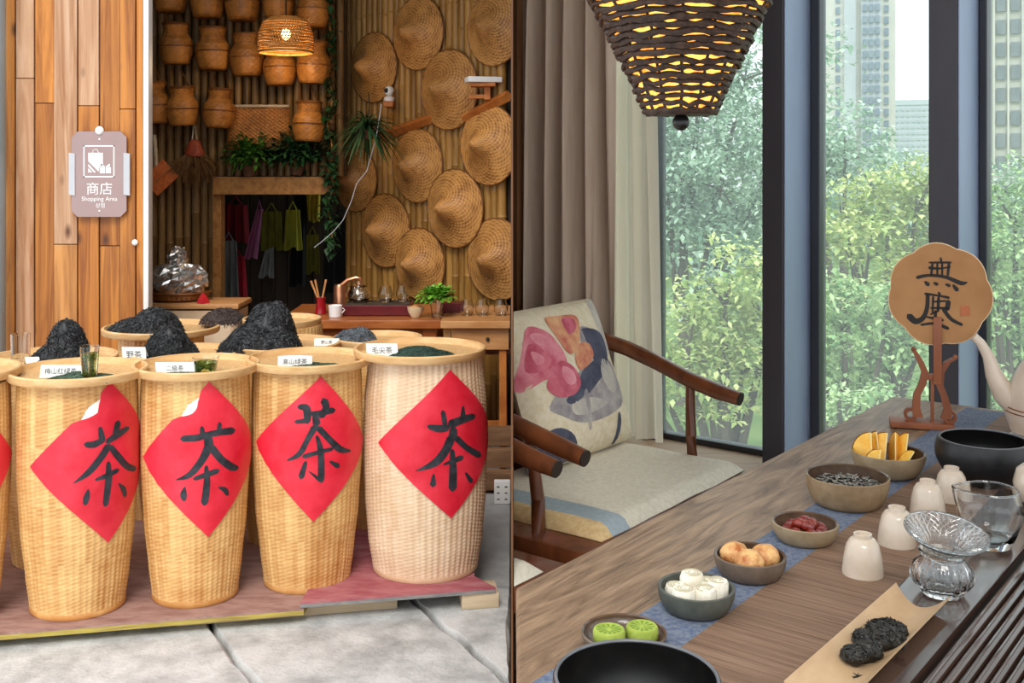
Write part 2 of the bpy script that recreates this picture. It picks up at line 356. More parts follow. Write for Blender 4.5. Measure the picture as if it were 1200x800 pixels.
for i, (cx, Rp, X, Y, R, kind, m, lab) in enumerate(BAR):
    zb = .0625 if i == 4 else .0455
    t = thing('tea_barrel', lab, 'barrel', (X, Y, zb), 0, 'tea barrels in the front row')
    if (kind, R) not in bodies: bodies[(kind, R)] = barrel_mesh(R, kind, 118, 52 if kind == 0 else 58, m)
    b, f = bodies[(kind, R)]
    if b.parent: b = dup(b)
    b.parent = t
    MB().lathe([(R*f(0), 0), (R*f(0)+.003, .004), (R*f(0)+.003, .012), (R*f(.02), .016)], 64, sy=SY).build('base_ring', m if kind == 0 else wick_p, t)
    view = math.atan((600-cx)/F)
    phd, yc, hx, hz, tear = DIA[i]; Yc = Y-R*.9
    zof = lambda y, ph: EYE-(y-HZ)/F*(Y-R*SY*cos(ph))-zb
    pc = math.radians(phd)+view; zc = zof(yc, math.radians(phd))
    def surf(ph, z, h):
        r = R*f(z/BH)+R*.019+h; return V(r*sin(ph), -r*SY*cos(ph), z)
    def dm(s, z, h): return surf(pc+s/R, zc+z, h+.0012*ns(s*30+i*9, z*30)+.0006)
    rot = {3: -.05}.get(i, 0)
    def dfn(u, v, h=0, cut=True):
        if cut:
            if tear: k = max(0, 1-abs(u-tear)/.17); v = v*(1-.10*k*(1+.35*ns(u*40, i)))
            e = .012*ns(u*15, v*15, i); u = u+(e if .02 < u < .98 else e*.5)*(1 if v > .5 else .5)
        s, z = (u-v)*hx, (u+v-1)*hz; s, z = s*cos(rot)-z*sin(rot), s*sin(rot)+z*cos(rot)
        return dm(s, z, h)
    d = MB().grid(lambda u, v: dfn(u, v, .0008), 30, 30).build('red_diamond', paper, t)
    if tear:
        MB().grid(lambda u, v: dfn(tear-.12+.26*u, .86+.135*v*(1-.5*abs(u-.5))+.01*ns(u*9, i), .0001, False), 10, 4).build('torn_backing', white_p, t)
    if i in CH:
        ox, oy, st = CH[i]; mb = MB(); K = 800/140
        for s_ in st:
            def pm(x, y, h):
                x = ox+x/K; y = oy+y/K; ph = math.asin(max(-.995, min(.995, (x-cx)/Rp))); z = zof(y, ph)
                return surf(ph+view, z, .0026)
            stroke(mb, s_, pm)
        mb.build('tea_character', ink, d)

# --- trays ---
def make_tray(R, h=.024):
    t = thing('bamboo_tray', 'x', 'tray', (0, 0, 0), 0)
    MB().lathe([(R-.012, .001), (R, .0), (R+.003, .004), (R+.004, h-.003), (R+.001, h), (R-.005, h), (R-.006, h-.004), (R-.010, .006)], 72, close=True).build('rim', tray_m, t)
    MB().lathe([(0.0001, .0035), (R*.5, .0035), (R-.0085, .005), (R-.0085, .0015), (0.0001, .001)], 72).build('woven_floor', tray_f, t)
    return t
proto_tray = make_tray(.178); TZ = .0455+BH+.001
trs = [(-1.57, 2.98, .012, 1.02, 'bamboo tray on the barrel whose diamond tip alone shows'), (-1.239, 3.05, 0, 1.05, 'bamboo tray holding fine green tea and a tall glass'), (-.925, 3.13, .0, 1.0, 'bamboo tray with a short wide glass and a white card'),
       (-.615, 3.235, .0, 1.03, 'bamboo tray with a curved white card, on the crimson diamond barrel'), (-.285, 3.30, .018, 1.12, 'wide bamboo tray on the pale barrel'),
       (-1.475, 3.42, -.03, 1.12, 'bamboo tray under the round topped black tea heap'), (-1.075, 3.50, -.03, .99, 'bamboo tray under the rounded black tea heap beside a white card'), (-.775, 3.62, -.02, 1.05, 'bamboo tray under the tallest black tea heap'),
       (-.47, 3.74, -.02, .86, 'bamboo tray under the small grey tea heap'), (-1.275, 3.88, -.005, 1.14, 'bamboo tray under the wide black tea heap by the white door edge'), (-1.80, 3.32, -.02, 1.0, 'empty bamboo tray beyond the round topped heap'), (-.86, 3.99, .01, .8, 'small bamboo tray holding thin brown tea behind the tallest heap')]
trays = []
for i, (x, y, dz, s, lab) in enumerate(trs):
    o = proto_tray if i == 0 else dup(proto_tray)
    o.location = (x, y, TZ+dz); o.scale = (s, s*.93, 1); o['label'] = lab; trays.append(o)
# barrels carrying the back trays
for i, (x, y, dz, s, lab) in enumerate(trs[5:]):
    t = thing('tea_barrel', ['plain barrel under the round topped black heap', 'plain barrel under the rounded heap with the white card', 'plain barrel under the tallest black heap', 'plain barrel under the grey heap', 'plain barrel under the wide heap by the white door edge', 'plain barrel under the empty tray', 'plain barrel under the thin brown heap'][i], 'barrel', (x, y, .0455 if y < 3.9 and x > -1.6 else 0), 0, 'plain barrels behind the front row')
    zb = t.location.z; b = dup(bodies[(0, .165)][0], parent=t); k = (TZ+dz-zb-.001)/BH; b.scale = (.92, .92, k)
# --- tea heaps ---
def heap(label, c, lobes, m, n, ls=.030, w=.0023, fl=1):
    R = max(math.hypot(l[0], l[1])+l[2] for l in lobes); mb = MB(); mb.a = []
    def H(x, y):
        h = 0
        for lx, ly, r, hh in lobes:
            d = math.hypot(x-lx, (y-ly)*1.1)/r
            if d < 1: h = max(h, hh*(1-d**2.2)**.8)
        return h
    def fn(u, v):
        t = 2*PI*u; r = R
        while r > .2*R and H(r*cos(t), r*sin(t)) <= 0: r -= R*.02
        r *= v; x, y = r*cos(t), r*sin(t); h = H(x, y); return V(x, y, h*(1+.15*ns(x*50, y*50, 3))+.0004)
    mb.grid(fn, 40, 16, True); mb.a += [random.random()*.4 for _ in mb.v]
    k = 0; tries = 0
    while k < n and tries < n*8:
        tries += 1; x, y = random.uniform(-R, R), random.uniform(-R, R); h = H(x, y)
        if h < .001: continue
        e = .004; nn = V((H(x-e, y)-H(x+e, y))/(2*e), (H(x, y-e)-H(x, y+e))/(2*e), 1)
        if random.random() > min(1, nn.length/3): continue
        nn.normalize(); t = nn.orthogonal(); t.rotate(Matrix.Rotation(random.uniform(0, 6.28), 3, nn)); t += nn*random.uniform(-.2, .5)
        z0 = len(mb.v); sliver(mb, V(x, y, h+.001), t, ls*random.uniform(.6, 1.3), w*random.uniform(.7, 1.3), random.uniform(-.5, .5)); q = random.random(); mb.a += [q]*(len(mb.v)-z0); k += 1
    return tag(mb.build('tea_heap', m, loc=c), label, 'tea', 'heaps of loose tea', 'stuff')
tz = lambda i: trays[i].location.z+.0045
def on(i, px, dy=0):
    y = trays[i].location.y+dy; return V((px-600)/F*y, y, tz(i))
heap('heap of black tea with a tall round hump, behind the tall glass', on(5, 75, -.04), [(.01, 0, .075, .135), (-.03, 0, .075, .06), (-.055, .0, .06, .035), (.03, -.02, .06, .07)], tea_b, 1700)
heap('rounded heap of black tea beside the white card', on(6, 198, -.03), [(0, 0, .085, .10), (.04, .0, .06, .06), (-.04, -.01, .06, .05)], tea_b, 2400)
heap('wide black tea heap against the white door edge', on(9, 172, -.02), [(.03, 0, .10, .085), (-.03, 0, .11, .05)], tea_b, 2000)
heap('tallest heap of black tea, flat topped, beside the curved card', on(7, 310, -.04), [(.0, .03, .095, .15), (.035, .02, .075, .155), (-.03, -.02, .105, .09), (.05, -.03, .085, .07), (-.09, -.02, .06, .045)], tea_b, 2800)
heap('thin brown tea heap behind the tallest black heap', on(11, 262, 0), [(0, 0, .085, .05)], mat('brown_tea', (46, 38, 36), (82, 66, 60), (120, 120, 120), 3, .7, attr=.5, lo=.4, hi=1.05), 900)
heap('small grey tea heap beside a white card', on(8, 415, -.03), [(0, 0, .075, .045), (.02, .0, .06, .05)], tea_gr, 1400)
heap('low heap of fine green tea beside the tall glass', on(1, 92, -.085), [(0, 0, .06, .022), (.04, .0, .075, .014), (-.03, -.0, .06, .012)], tea_g, 1500, .010, .0009)
heap('thin scatter of green tea beside the short wide glass', on(2, 212, -.10), [(0, 0, .07, .008), (.06, .0, .06, .006)], tea_g, 600, .010, .0009)
heap('thin scatter of green tea behind the curved card', on(3, 360, -.085), [(0, 0, .07, .012), (.05, .01, .06, .006)], tea_g, 900, .010, .0009)
heap('low dark green tea heap on the pale barrel', on(4, 490, -.06), [(0, 0, .085, .028), (.04, .01, .07, .014), (-.04, 0, .06, .016)], mat('dark_green_tea', (22, 44, 38), (66, 92, 78), (120, 120, 120), 3, .7, attr=.5, lo=.4, hi=1.05), 1800, .012, .001)
# --- cards ---
def card(lab, c, w, h, txt, rz=0, tilt=.35, bow=0, skew=0):
    t = thing('price_card', lab, 'card', c, rz, 'white hand lettered cards')
    def fr(x, y, k): return V(x+skew*(y+h/2), (y-h/2)*sin(tilt)*1-k*cos(tilt)-bow*(1-(2*x/w)**2), (y+h/2)*cos(tilt)+.0008+bow*.4*(1-(2*x/w)**2))
    MB().sheet(lambda u, v: fr((u-.5)*w, (v-.5)*h, 0), 12, 3, .0008, (0, 1, 0)).build('front_panel', white_p, t)
    MB().sheet(lambda u, v: (lambda p: V(p.x, -p.y+.0009, p.z))(fr((u-.5)*w, (v-.5)*h, 0)), 12, 3, .0008, (0, 1, 0)).build('back_panel', white_p, t)
    if txt: text_mb(txt, h*.5, lambda x, y, k: fr(x, y, k+.0006)).build('lettering', ink, t, smooth=False)
card('white card lettered on the tray with the tall glass', on(1, 72, -.045), .115, .036, '梅山红绿茶', 0, .3)
card('white card slanting beside the short wide glass', on(2, 207, -.075), .11, .034, '二级茶', 0, .3, 0, -.2)
card('curved white card on the crimson diamond barrel', on(3, 346, -.09), .10, .036, '高山绿茶', .06, .3, .006)
card('white card leaning on the pale barrel tray', on(4, 449, -.075), .095, .042, '毛尖茶', 0, .3, 0, -.12)
card('white card beside the rounded black heap', on(6, 160, -.10), .075, .05, '野茶', 0, .3, 0, -.2)
card('tiny white card tucked into the round topped heap', on(5, 41, -.10), .042, .032, '', .2, .3, 0, -.3)
card('white card beside the small grey heap', on(8, 383, -.09), .085, .026, '野山茶', 0, .3)
# --- glasses on trays ---
def tumbler(lab, c, r0, r1, h, fill, leaf=True):
    t = thing('tea_glass', lab, 'glass', c, 0); k = .0014
    MB().lathe([(.0001, 0), (r0, 0), (r0+.001, .002), (r1, h), (r1-k, h+.0006), (r0-k+(r1-r0)*.12, .008), (.0001, .007)], 36).build('glass_wall', glass, t)
    if fill:
        ra = r0-k+(r1-r0)*.13-.0004; rb = r0+(r1-r0)*fill-k-.0004
        MB().lathe([(.0001, .0085), (ra, .009), (rb, h*fill), (.0001, h*fill)], 36).build('tea_water', tea_liq, t)
        mb = MB()
        for q in range(160):
            a, rr = random.uniform(0, 6.28), math.sqrt(random.random()); z = random.choice([.012+.02*random.random()*h/.1, h*fill-.02*random.random()*h/.1])
            if not leaf: z = h*fill-.022*random.random()
            R_ = (ra+(rb-ra)*z/h)*.85*rr; sliver(mb, V(R_*cos(a), R_*sin(a), z), V(random.uniform(-1, 1), random.uniform(-1, 1), random.uniform(-1, 1)), .010, .0012)
        mb.build('steeped_leaves', leaf_t, t, kind='stuff')
tumbler('tall glass of green tea with leaves floating and sunk', on(1, 105, -.10), .019, .026, .098, .80)
tumbler('short wide glass of pale green tea', on(2, 241, -.07), .030, .038, .048, .72, False)
tumbler('empty clear glass behind the round topped black heap', on(5, 24, .02), .028, .030, .085, 0)
# ---------------- shop walls ----------------
pine = mat('pine_plank', (150, 92, 44), (214, 150, 82), (22, 22, 1.3), 6, .5, .12, (70, 70, 4), dist=1.2, c3=(198, 150, 112), rand=.12, knots=1)
pine_o = mat('orange_pine_plank', (142, 80, 30), (206, 134, 58), (22, 22, 1.3), 6, .48, .12, (70, 70, 4), dist=1.2, c3=(170, 96, 36), rand=.08, knots=1)
pine_w = mat('weathered_pine_plank', (156, 104, 64), (202, 162, 128), (22, 22, 1.3), 6, .6, .12, (70, 70, 4), dist=1.2, c3=(192, 166, 166), rand=.08, knots=1)
metal_w = mat('white_metal', (226, 226, 222), (238, 238, 236), (4, 4, 4), 3, .4)
metal_g = mat('grey_metal', (150, 160, 162), (172, 180, 182), (4, 4, 2), 3, .35, metal=.4)
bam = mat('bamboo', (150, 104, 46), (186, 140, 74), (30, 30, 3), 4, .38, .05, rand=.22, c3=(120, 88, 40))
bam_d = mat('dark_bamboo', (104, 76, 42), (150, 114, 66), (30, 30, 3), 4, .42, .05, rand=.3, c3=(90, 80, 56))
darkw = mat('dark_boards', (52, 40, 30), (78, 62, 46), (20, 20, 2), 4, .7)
beam = mat('hewn_beam', (150, 96, 42), (186, 130, 66), (30, 30, 30), 4, .6, .2)
straw = mat('straw_hat', (128, 78, 34), (208, 150, 82), (12, 12, 12), 4, .55, attr=.75, lo=.42, hi=1.05, rand=.10)
wick_d = mat('brown_wicker', (116, 68, 28), (196, 130, 60), (10, 10, 10), 4, .45, attr=.6, lo=.45, hi=1.05, rand=.14)
PY = 4.15
wl = sroot('wall_front', 'wooden wall of pine planks beside the shop opening')
cols = [(7, 19, [], pine_o), (19, 41, [92], pine_w), (41, 64, [121], pine_o), (64, 92, [286], pine_w), (92, 117, [124], pine_w), (117, 141, [288], pine_o), (141, 160, [128], pine_o), (160, 172, [], pine_o)]
for k, (a, b, sp, m) in enumerate(cols):
    x0, x1 = P(a, 0, PY).x, P(b, 0, PY).x; zs = [2.55]+[P(0, q, PY).z for q in sp]+[0.0]
    for j in range(len(zs)-1):
        h = zs[j]-zs[j+1]-.003; mm = m if j == 0 else (pine_o if k not in (1,) else pine_w)
        if k == 3 and j == 1: mm = pine
        MB().box((0, 0, 0), (x1-x0-.004, .022, h), bev=.002).build('plank', mm, wl, ((x0+x1)/2, PY+.004*(k % 3), (zs[j]+zs[j+1])/2), smooth=False)
MB().box((P(88, 0, PY).x, PY+.04, 1.275), (P(172, 0, PY).x-P(5, 0, PY).x, .03, 2.55)).build('backing', darkw, wl, smooth=False)
w2 = sroot('wall_left', 'plank wall continuing along the street beyond the metal post')
for k in range(7):
    x1 = P(-14, 0, PY).x-.10*k
    MB().box((0, 0, 0), (.096, .022, 2.55), bev=.002).build('plank', [pine_o, pine, pine_w][k % 3], w2, (x1-.05, PY+.003*(k % 2), 1.275), smooth=False)
tr = MB().box((0, 0, 1.275), (.02, .05, 2.55), bev=.003).build('trim_1', metal_w, loc=(P(174.5, 0, PY).x, PY-.01, 0)); struct(tr, 'white metal edge strip of the plank wall')
tag(MB().lathe([(.033, 0), (.033, 2.55)], 24).build('metal_post', metal_g, loc=(P(-1, 0, 4.05).x-.01, 4.05, 0)), 'grey metal post at the edge of the plank wall', 'post')
tag(MB().ball((0, 0, 0), (.012, .006, .012)).build('wall_hook', metal_w, loc=P(158, 284, PY-.018)), 'tiny white cap stuck on the plank wall beside the white strip', 'cap')
# sign
sign_m = mat('mauve_sign', (158, 134, 132), (166, 142, 140), (4, 4, 4), 3, .4); white_v = mat('white_vinyl', (240, 238, 236), rough=.5); strip_m = mat('grey_strip', (188, 190, 196), (200, 202, 206), (9, 9, 9), 2, .5)
SY_ = PY-.026; S0 = P(116, 204, SY_); sg = thing('shop_sign', 'mauve shop sign with bag pictogram hanging on the pine planks', 'sign', S0)
u = SY_/F
def sp(x, y, h): return V((x-116)*u, -h, (204-y)*u)
def octo(x0, x1, y0, y1, c): return [(x0+c, y0), (x0, y0+c), (x0, y1-c), (x0+c, y1), (x1-c, y1), (x1, y1-c), (x1, y0+c), (x1-c, y0)]
MB().prism(octo(84.5, 148.5, 154, 254, 7), sp, -.006, .004).build('plate', sign_m, sg, smooth=False)
for x in (81.5, 145.5): MB().prism([(x, 179), (x+7, 180), (x+7, 229), (x, 228)], sp, -.004, .0075).build('side_strip', strip_m, sg, smooth=False)
MB().ball(sp(117, 153, .004), (.017, .008, .017)).build('fixing_knob', metal_w, sg)
for y in (163, 247): MB().ball(sp(117, y, .004), (.004, .002, .004), 10, 6).build('rivet', white_v, sg)
q = MB()
for a, b in (((99, 171), (134, 171)), ((134, 171), (134, 207)), ((134, 207), (99, 207)), ((99, 207), (99, 171))):
    dx, dy = (.7 if a[0] == b[0] else 0), (.7 if a[1] == b[1] else 0)
    q.prism([(min(a[0], b[0])-.7, min(a[1], b[1])-.7), (min(a[0], b[0])-.7, max(a[1], b[1])+.7), (max(a[0], b[0])+.7, max(a[1], b[1])+.7), (max(a[0], b[0])+.7, min(a[1], b[1])-.7)], sp, .004, .0046)
q.build('pictogram_border', white_v, sg, smooth=False)
q = MB(); q.prism([(104, 179), (121, 179), (121, 193), (117, 196), (116, 201), (104, 189)], sp, .004, .0046)
q.prism([(104, 192), (113, 202), (110.5, 202), (104, 195)], sp, .004, .0046); q.prism([(104, 197), (108.5, 202), (104, 202)], sp, .004, .0046)
q.tube([sp(109, 179, .0045), sp(110, 176, .0045), sp(112.5, 175, .0045), sp(115, 176, .0045), sp(116, 179, .0045)], .0014, 6)
q.prism([(117.5, 196), (123.5, 196), (123.5, 203), (117.5, 203)], sp, .004, .0046); q.prism([(124.5, 196), (130.5, 196), (130.5, 203), (124.5, 203)], sp, .004, .0046)
for s in (-1, 1): q.prism([(124, 195.4), (124+s*5, 191.5), (124+s*5.5, 195.4)], sp, .004, .0046)
q.build('bag_pictogram', white_v, sg, smooth=False)
for txt, size, cx_, cy_ in (('商店', .052, 117, 222), ('Shopping Area', .0235, 117, 233), ('상점', .021, 118, 241)):
    text_mb(txt, size, lambda x, y, h: sp(cx_, cy_, .0045)+V(x, 0, y)).build('lettering', white_v, sg, smooth=False)

# --- bamboo walls ---
def pole_mesh(h, r=.022, seed=0):
    rng = random.Random(seed); pr = []; z = 0
    while z < h:
        L = rng.uniform(.22, .34); z1 = min(z+L, h)
        pr += [(r*1.0, z), (r*.97, z+.01), (r*.97, z1-.012), (r*1.1, z1-.004)]; z = z1
    return MB().lathe(pr, 10)
def pole_row(root, pts, h, m, seeds=4, z0=0):
    protos = []
    for k, p in enumerate(pts):
        if k < seeds: o = pole_mesh(h, .022, k*3+int(h*10)).build('bamboo_pole', m, root); protos.append(o)
        else: o = dup(protos[k % seeds]); o.parent = root
        o.location = p; o.rotation_euler = (0, 0, random.uniform(0, 6)); s = random.uniform(.9, 1.08); o.scale = (s, s, 1)
BY = 5.6
bw = sroot('wall_back', 'back wall of upright bamboo poles hung with baskets')
xs = []; x = P(140, 0, BY).x
while x < P(252, 0, BY).x: xs.append(x); x += .0445
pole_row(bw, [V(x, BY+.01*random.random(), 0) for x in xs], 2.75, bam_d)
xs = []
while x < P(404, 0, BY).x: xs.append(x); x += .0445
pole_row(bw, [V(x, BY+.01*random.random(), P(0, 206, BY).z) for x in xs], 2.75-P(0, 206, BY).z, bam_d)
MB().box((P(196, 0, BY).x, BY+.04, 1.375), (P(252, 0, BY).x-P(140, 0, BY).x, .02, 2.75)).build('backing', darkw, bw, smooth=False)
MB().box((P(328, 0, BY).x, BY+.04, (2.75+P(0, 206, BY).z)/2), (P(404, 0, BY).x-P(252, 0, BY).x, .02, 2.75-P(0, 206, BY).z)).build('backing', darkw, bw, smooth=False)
# hat wall: runs obliquely from the back to the partition
HA, HB = V(-.92, 5.94, 0), V(-.006, 5.106, 0); hd = (HB-HA).normalized(); hn = V(hd.y, -hd.x, 0)
hw = sroot('wall_right', 'slanting bamboo wall hung with straw hats')
n = int((HB-HA).length/.0445)
pole_row(hw, [HA+hd*(.0445*(k+.5))-hn*.0 for k in range(n)], 2.75, bam, 5)
mb = MB(); a, b = HA-hn*.03, HB-hn*.03+V(-.0, 0, 0); mb.add([a, b, b+V(0, .03, 0), a+V(0, .03, 0)]+[p+V(0, 0, 2.75) for p in (a, b, b+V(0, .03, 0), a+V(0, .03, 0))], [(0, 1, 2, 3), (4, 5, 6, 7), (0, 1, 5, 4), (1, 2, 6, 5), (2, 3, 7, 6), (3, 0, 4, 7)]); mb.build('backing', darkw, hw, smooth=False)
# opening to the dark store room
def beam_px(name, root, x0, x1, y0, y1, Y, d, m, **k): a, b = P(x0, y0, Y), P(x1, y1, Y); return MB().box(((a.x+b.x)/2, Y+d/2, (a.z+b.z)/2), (abs(b.x-a.x), d, abs(a.z-b.z)), bev=.004).build(name, m, root, smooth=False, **k)
op = sroot('door_1', 'timber framed opening into the dark store room')
beam_px('door_post', op, 249, 259, 212, 480, BY-.06, .08, beam); lt = beam_px('lintel', op, 249, 388, 207, 228, BY-.09, .12, beam); lt.rotation_euler = (0, .0, 0)
sr = sroot('wall_store_room', 'dark grey boards of the store room behind the opening')
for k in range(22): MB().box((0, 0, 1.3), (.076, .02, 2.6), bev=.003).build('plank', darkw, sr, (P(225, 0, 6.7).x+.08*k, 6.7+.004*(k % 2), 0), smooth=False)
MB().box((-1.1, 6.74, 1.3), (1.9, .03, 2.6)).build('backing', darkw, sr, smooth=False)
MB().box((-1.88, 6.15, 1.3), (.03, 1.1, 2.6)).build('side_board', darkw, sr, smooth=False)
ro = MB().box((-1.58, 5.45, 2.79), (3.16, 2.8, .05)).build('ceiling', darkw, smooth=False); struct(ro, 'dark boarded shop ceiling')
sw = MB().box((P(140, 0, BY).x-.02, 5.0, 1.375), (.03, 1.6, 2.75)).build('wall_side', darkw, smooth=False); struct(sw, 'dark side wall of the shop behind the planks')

# --- straw hats ---
def hat_proto():
    t = thing('straw_hat', 'x', 'hat', (0, 0, 0), 0, 'straw hats on the bamboo wall')
    pr = [(.0005+.1915*(k/40)**.85, 0) for k in range(41)]; pr = [(r, .098*math.exp(-(r/.062)**1.7)+.034*(1-r/.192)) for r, z in pr]
    f = MB(); f.a = []
    md = lambda t_, i, z: 0
    f.lathe([(max(r, .0005), z) for r, z in pr], 96, mod=md)
    for i in range(len(pr)):
        for k in range(96): f.a.append(.10*hs[(i//2*37) % 997]+.45*((k//2+i//2) % 2)+.3*hs[(k//2*11+i//2*5) % 997])
    n0 = len(f.v)
    for j in range(n0):
        if (j % 96//2+j//96//2) % 2: f.v[j] += V(0, 0, .0022)
    f.v += [p-V(0, 0, .005) for p in f.v[:n0]]; f.f += [tuple(j+n0 for j in q[::-1]) for q in f.f[:]]; f.a += f.a[:n0]
    f.build('woven_cone', straw, t)
    MB().lathe([(.190, -.004), (.195, -.004), (.196, .001), (.192, .003), (.189, .001)], 96, close=True).build('rim_binding', wick_d, t)
    return t
HATS = [(437, 79, 82, 'hat above the white camera'), (489, 39, 86, 'hat hung highest, next to the hat above the camera'), (578, 33, 88, 'hat above the white box shelf'), (526, 105, 94, 'hat with white box shelf beside its brim'), (573, 170, 94, 'hat under the white box shelf, peak pointing sideways'),
        (488, 194, 86, 'hat under the slanting timber rail'), (533, 244, 92, 'hat overlapping the rail-side hat from below'), (416, 210, 76, 'shadowed hat behind the hanging fern'), (451, 270, 86, 'hat beside the dark doorway above the copper kettle'), (492, 309, 84, 'lowest hat, directly above the glass teapots'), (581, 304, 96, 'low hat above the drinking glasses')]
hat0 = hat_proto(); sun_rot = None
for i, (px, py, hp, lab) in enumerate(HATS):
    r = V((px-600)/F, 1, 0); # ray meets the wall line
    den = r.x*hd.y-r.y*hd.x; tt = (HA.x*hd.y-HA.y*hd.x)/den
    c = r*tt; Yd = c.y-.06; c = P(px, py, Yd); dia = hp*Yd/F
    c = c+hn*0
    M = hn.to_track_quat('Z', 'Y').to_euler()
    w0 = (c-HA).dot(hn); c = c-hn*(w0-.034-(.012 if i in (3, 4, 6, 9) else 0))
    pxs = 600+c.x/c.y*F; c.x += (px-pxs)/F*c.y*.5
    s = dia/.386
    lab = 'woven straw conical '+lab
    if c.x+.17*s > -.01:
        t = thing('straw_hat', lab, 'hat', (0, 0, 0), 0, 'straw hats on the bamboo wall')
        for ch in hat0.children:
            Mx = Matrix.Translation(c) @ M.to_matrix().to_4x4() @ Matrix.Rotation(i, 4, 'Z') @ Matrix.Scale(s, 4)
            k = MB(); me = ch.data; k.v = [Mx @ v.co for v in me.vertices]; k.f = [tuple(p.vertices) for p in me.polygons]
            at = me.attributes.get('var'); k.a = [x.value for x in at.data] if at else None
            k.build(ch.name.split('.')[0], me.materials[0], t, clip=-1)
        continue
    o = hat0 if sun_rot is None else dup(hat0); sun_rot = 1
    o.location = c; o.rotation_euler = M; o.scale = (s,)*3; o['label'] = lab

# --- hanging baskets ---
def jar_basket():
    t = thing('hanging_basket', 'x', 'basket', (0, 0, 0), 0, 'jar shaped baskets on the back wall'); f = MB(); f.a = []
    key = [(.066, 0), (.074, .01), (.086, .05), (.090, .09), (.084, .125), (.066, .148), (.062, .165), (.068, .20)]
    pr = []
    for (r0, z0), (r1, z1) in zip(key, key[1:]):
        for k in range(6): pr.append((r0+(r1-r0)*k/6, z0+(z1-z0)*k/6))
    pr.append(key[-1])
    f.lathe(pr, 64, mod=lambda t_, i, z: .0022*cos(t_*16+PI*(i//2 % 2))+.0012*(i % 2))
    for i in range(len(pr)):
        for k in range(64): f.a.append(.5*hs[(k//4*17) % 997]+.3*hs[(i//2*7+k//4) % 997]+.1*(i % 2))
    f.f.pop()
    f.build('woven_body', wick_d, t)
    MB().lathe([(.064, .196), (.073, .196), (.075, .203), (.071, .209), (.065, .206)], 48, close=True).build('rim', wick_d, t)
    MB().lathe([(.089, .086), (.094, .086), (.094, .094), (.089, .094)], 48, close=True).build('waist_band', wick_d, t)
    for s_ in (-1, 1): MB().tube([V(s_*.05, 0, .20), V(s_*.045, .03, .25), V(s_*.03, .06, .30)], .004, 6).build('hanging_cord', wick_d, t)
    return t
jb = jar_basket(); first = True
JB = [(200, -10, 'topmost row, beside the white strip'), (243, -3, 'topmost row, second from the white strip'), (284, 0, 'topmost row, left of the lamp cord'), (326, -2, 'topmost row, behind the lamp cord'), (367, 8, 'topmost row, beside the ivy'),
      (207, 51, 'second row, beside the white strip'), (250, 58, 'second row, above the small dark basket'), (290, 65, 'second row, partly covered by the lamp shade'), (328, 76, 'second row, hanging under the lamp shade'), (367, 74, 'second row, beside the ivy'),
      (182, 121, 'third row, half hidden by the white strip'), (215, 123, 'third row, above the whisk broom'), (256, 126, 'third row, above the fern basket'), (361, 142, 'lowest, beside the ivy and over the shelf plant')]
for i, (px, py, lab) in enumerate(JB):
    o = jb if first else dup(jb); first = False; Y = BY-.13; c = P(px, py+24, Y); o.location = c; s = 50/1.02*Y/F/.21*random.uniform(.94, 1.05)
    o.scale = (s*.92, s*.92, s); o.rotation_euler = (random.uniform(-.05, .05), random.uniform(-.06, .06), random.uniform(0, 1)); o['label'] = 'brown jar shaped wicker basket, '+lab
# --- rattan pendant lamp ---
rat = mat('rattan_shade', (170, 112, 50), (206, 150, 80), (60, 60, 12), 3, .5, c3=(120, 76, 34))
LY = 5.1; lc = P(335, 62, LY); k = LY/F
t = thing('rattan_lamp', 'domed rattan pendant lamp in front of the wicker baskets', 'lamp', lc)
pr = [(.006*0+2*k, 42*k), (18*k, 41*k), (26*k, 36*k), (31*k, 24*k), (32.5*k, 10*k), (31*k, 2*k)]
prs = []
for (r0, z0), (r1, z1) in zip(pr, pr[1:]):
    for j in range(4): prs.append((r0+(r1-r0)*j/4, z0+(z1-z0)*j/4))
f = MB()
for j in range(56):
    a0 = 2*PI*j/56; f.tube([V(r*cos(a0+z/k*.012), r*sin(a0+z/k*.012), z) for r, z in prs], .0022, 4)
f.build('rattan_ribs', rat, t)
for j in range(0, len(prs), 1):
    r, z = prs[j]; MB().tube([V(r*cos(a)*1.01, r*sin(a)*1.01, z) for a in [2*PI*q/40 for q in range(40)]], .0028, 4, closed=True).build('rattan_hoop', rat, t)
MB().tube([V(31*k*cos(a), 31*k*sin(a), 1*k) for a in [2*PI*q/48 for q in range(48)]], .007, 6, closed=True).build('bottom_hoop', rat, t)
MB().ball((0, 0, 22*k), (.022, .022, .028)).build('bulb', mat('lit_bulb', (255, 236, 190), emis=((255, 226, 170), 6)), t)
MB().tube([V(0, 0, 42*k), V(.004, 0, .4), V(0, 0, 2.745-lc.z)], .004, 6).build('cord', darkw, t)
pl = bpy.data.lights.new('bulb_light', 'POINT'); pl.energy = 3; pl.color = (1, .72, .4); pl.shadow_soft_size = .05
po = bpy.data.objects.new('bulb_light', pl); COL.objects.link(po); po.location = lc+V(0, 0, -.03)
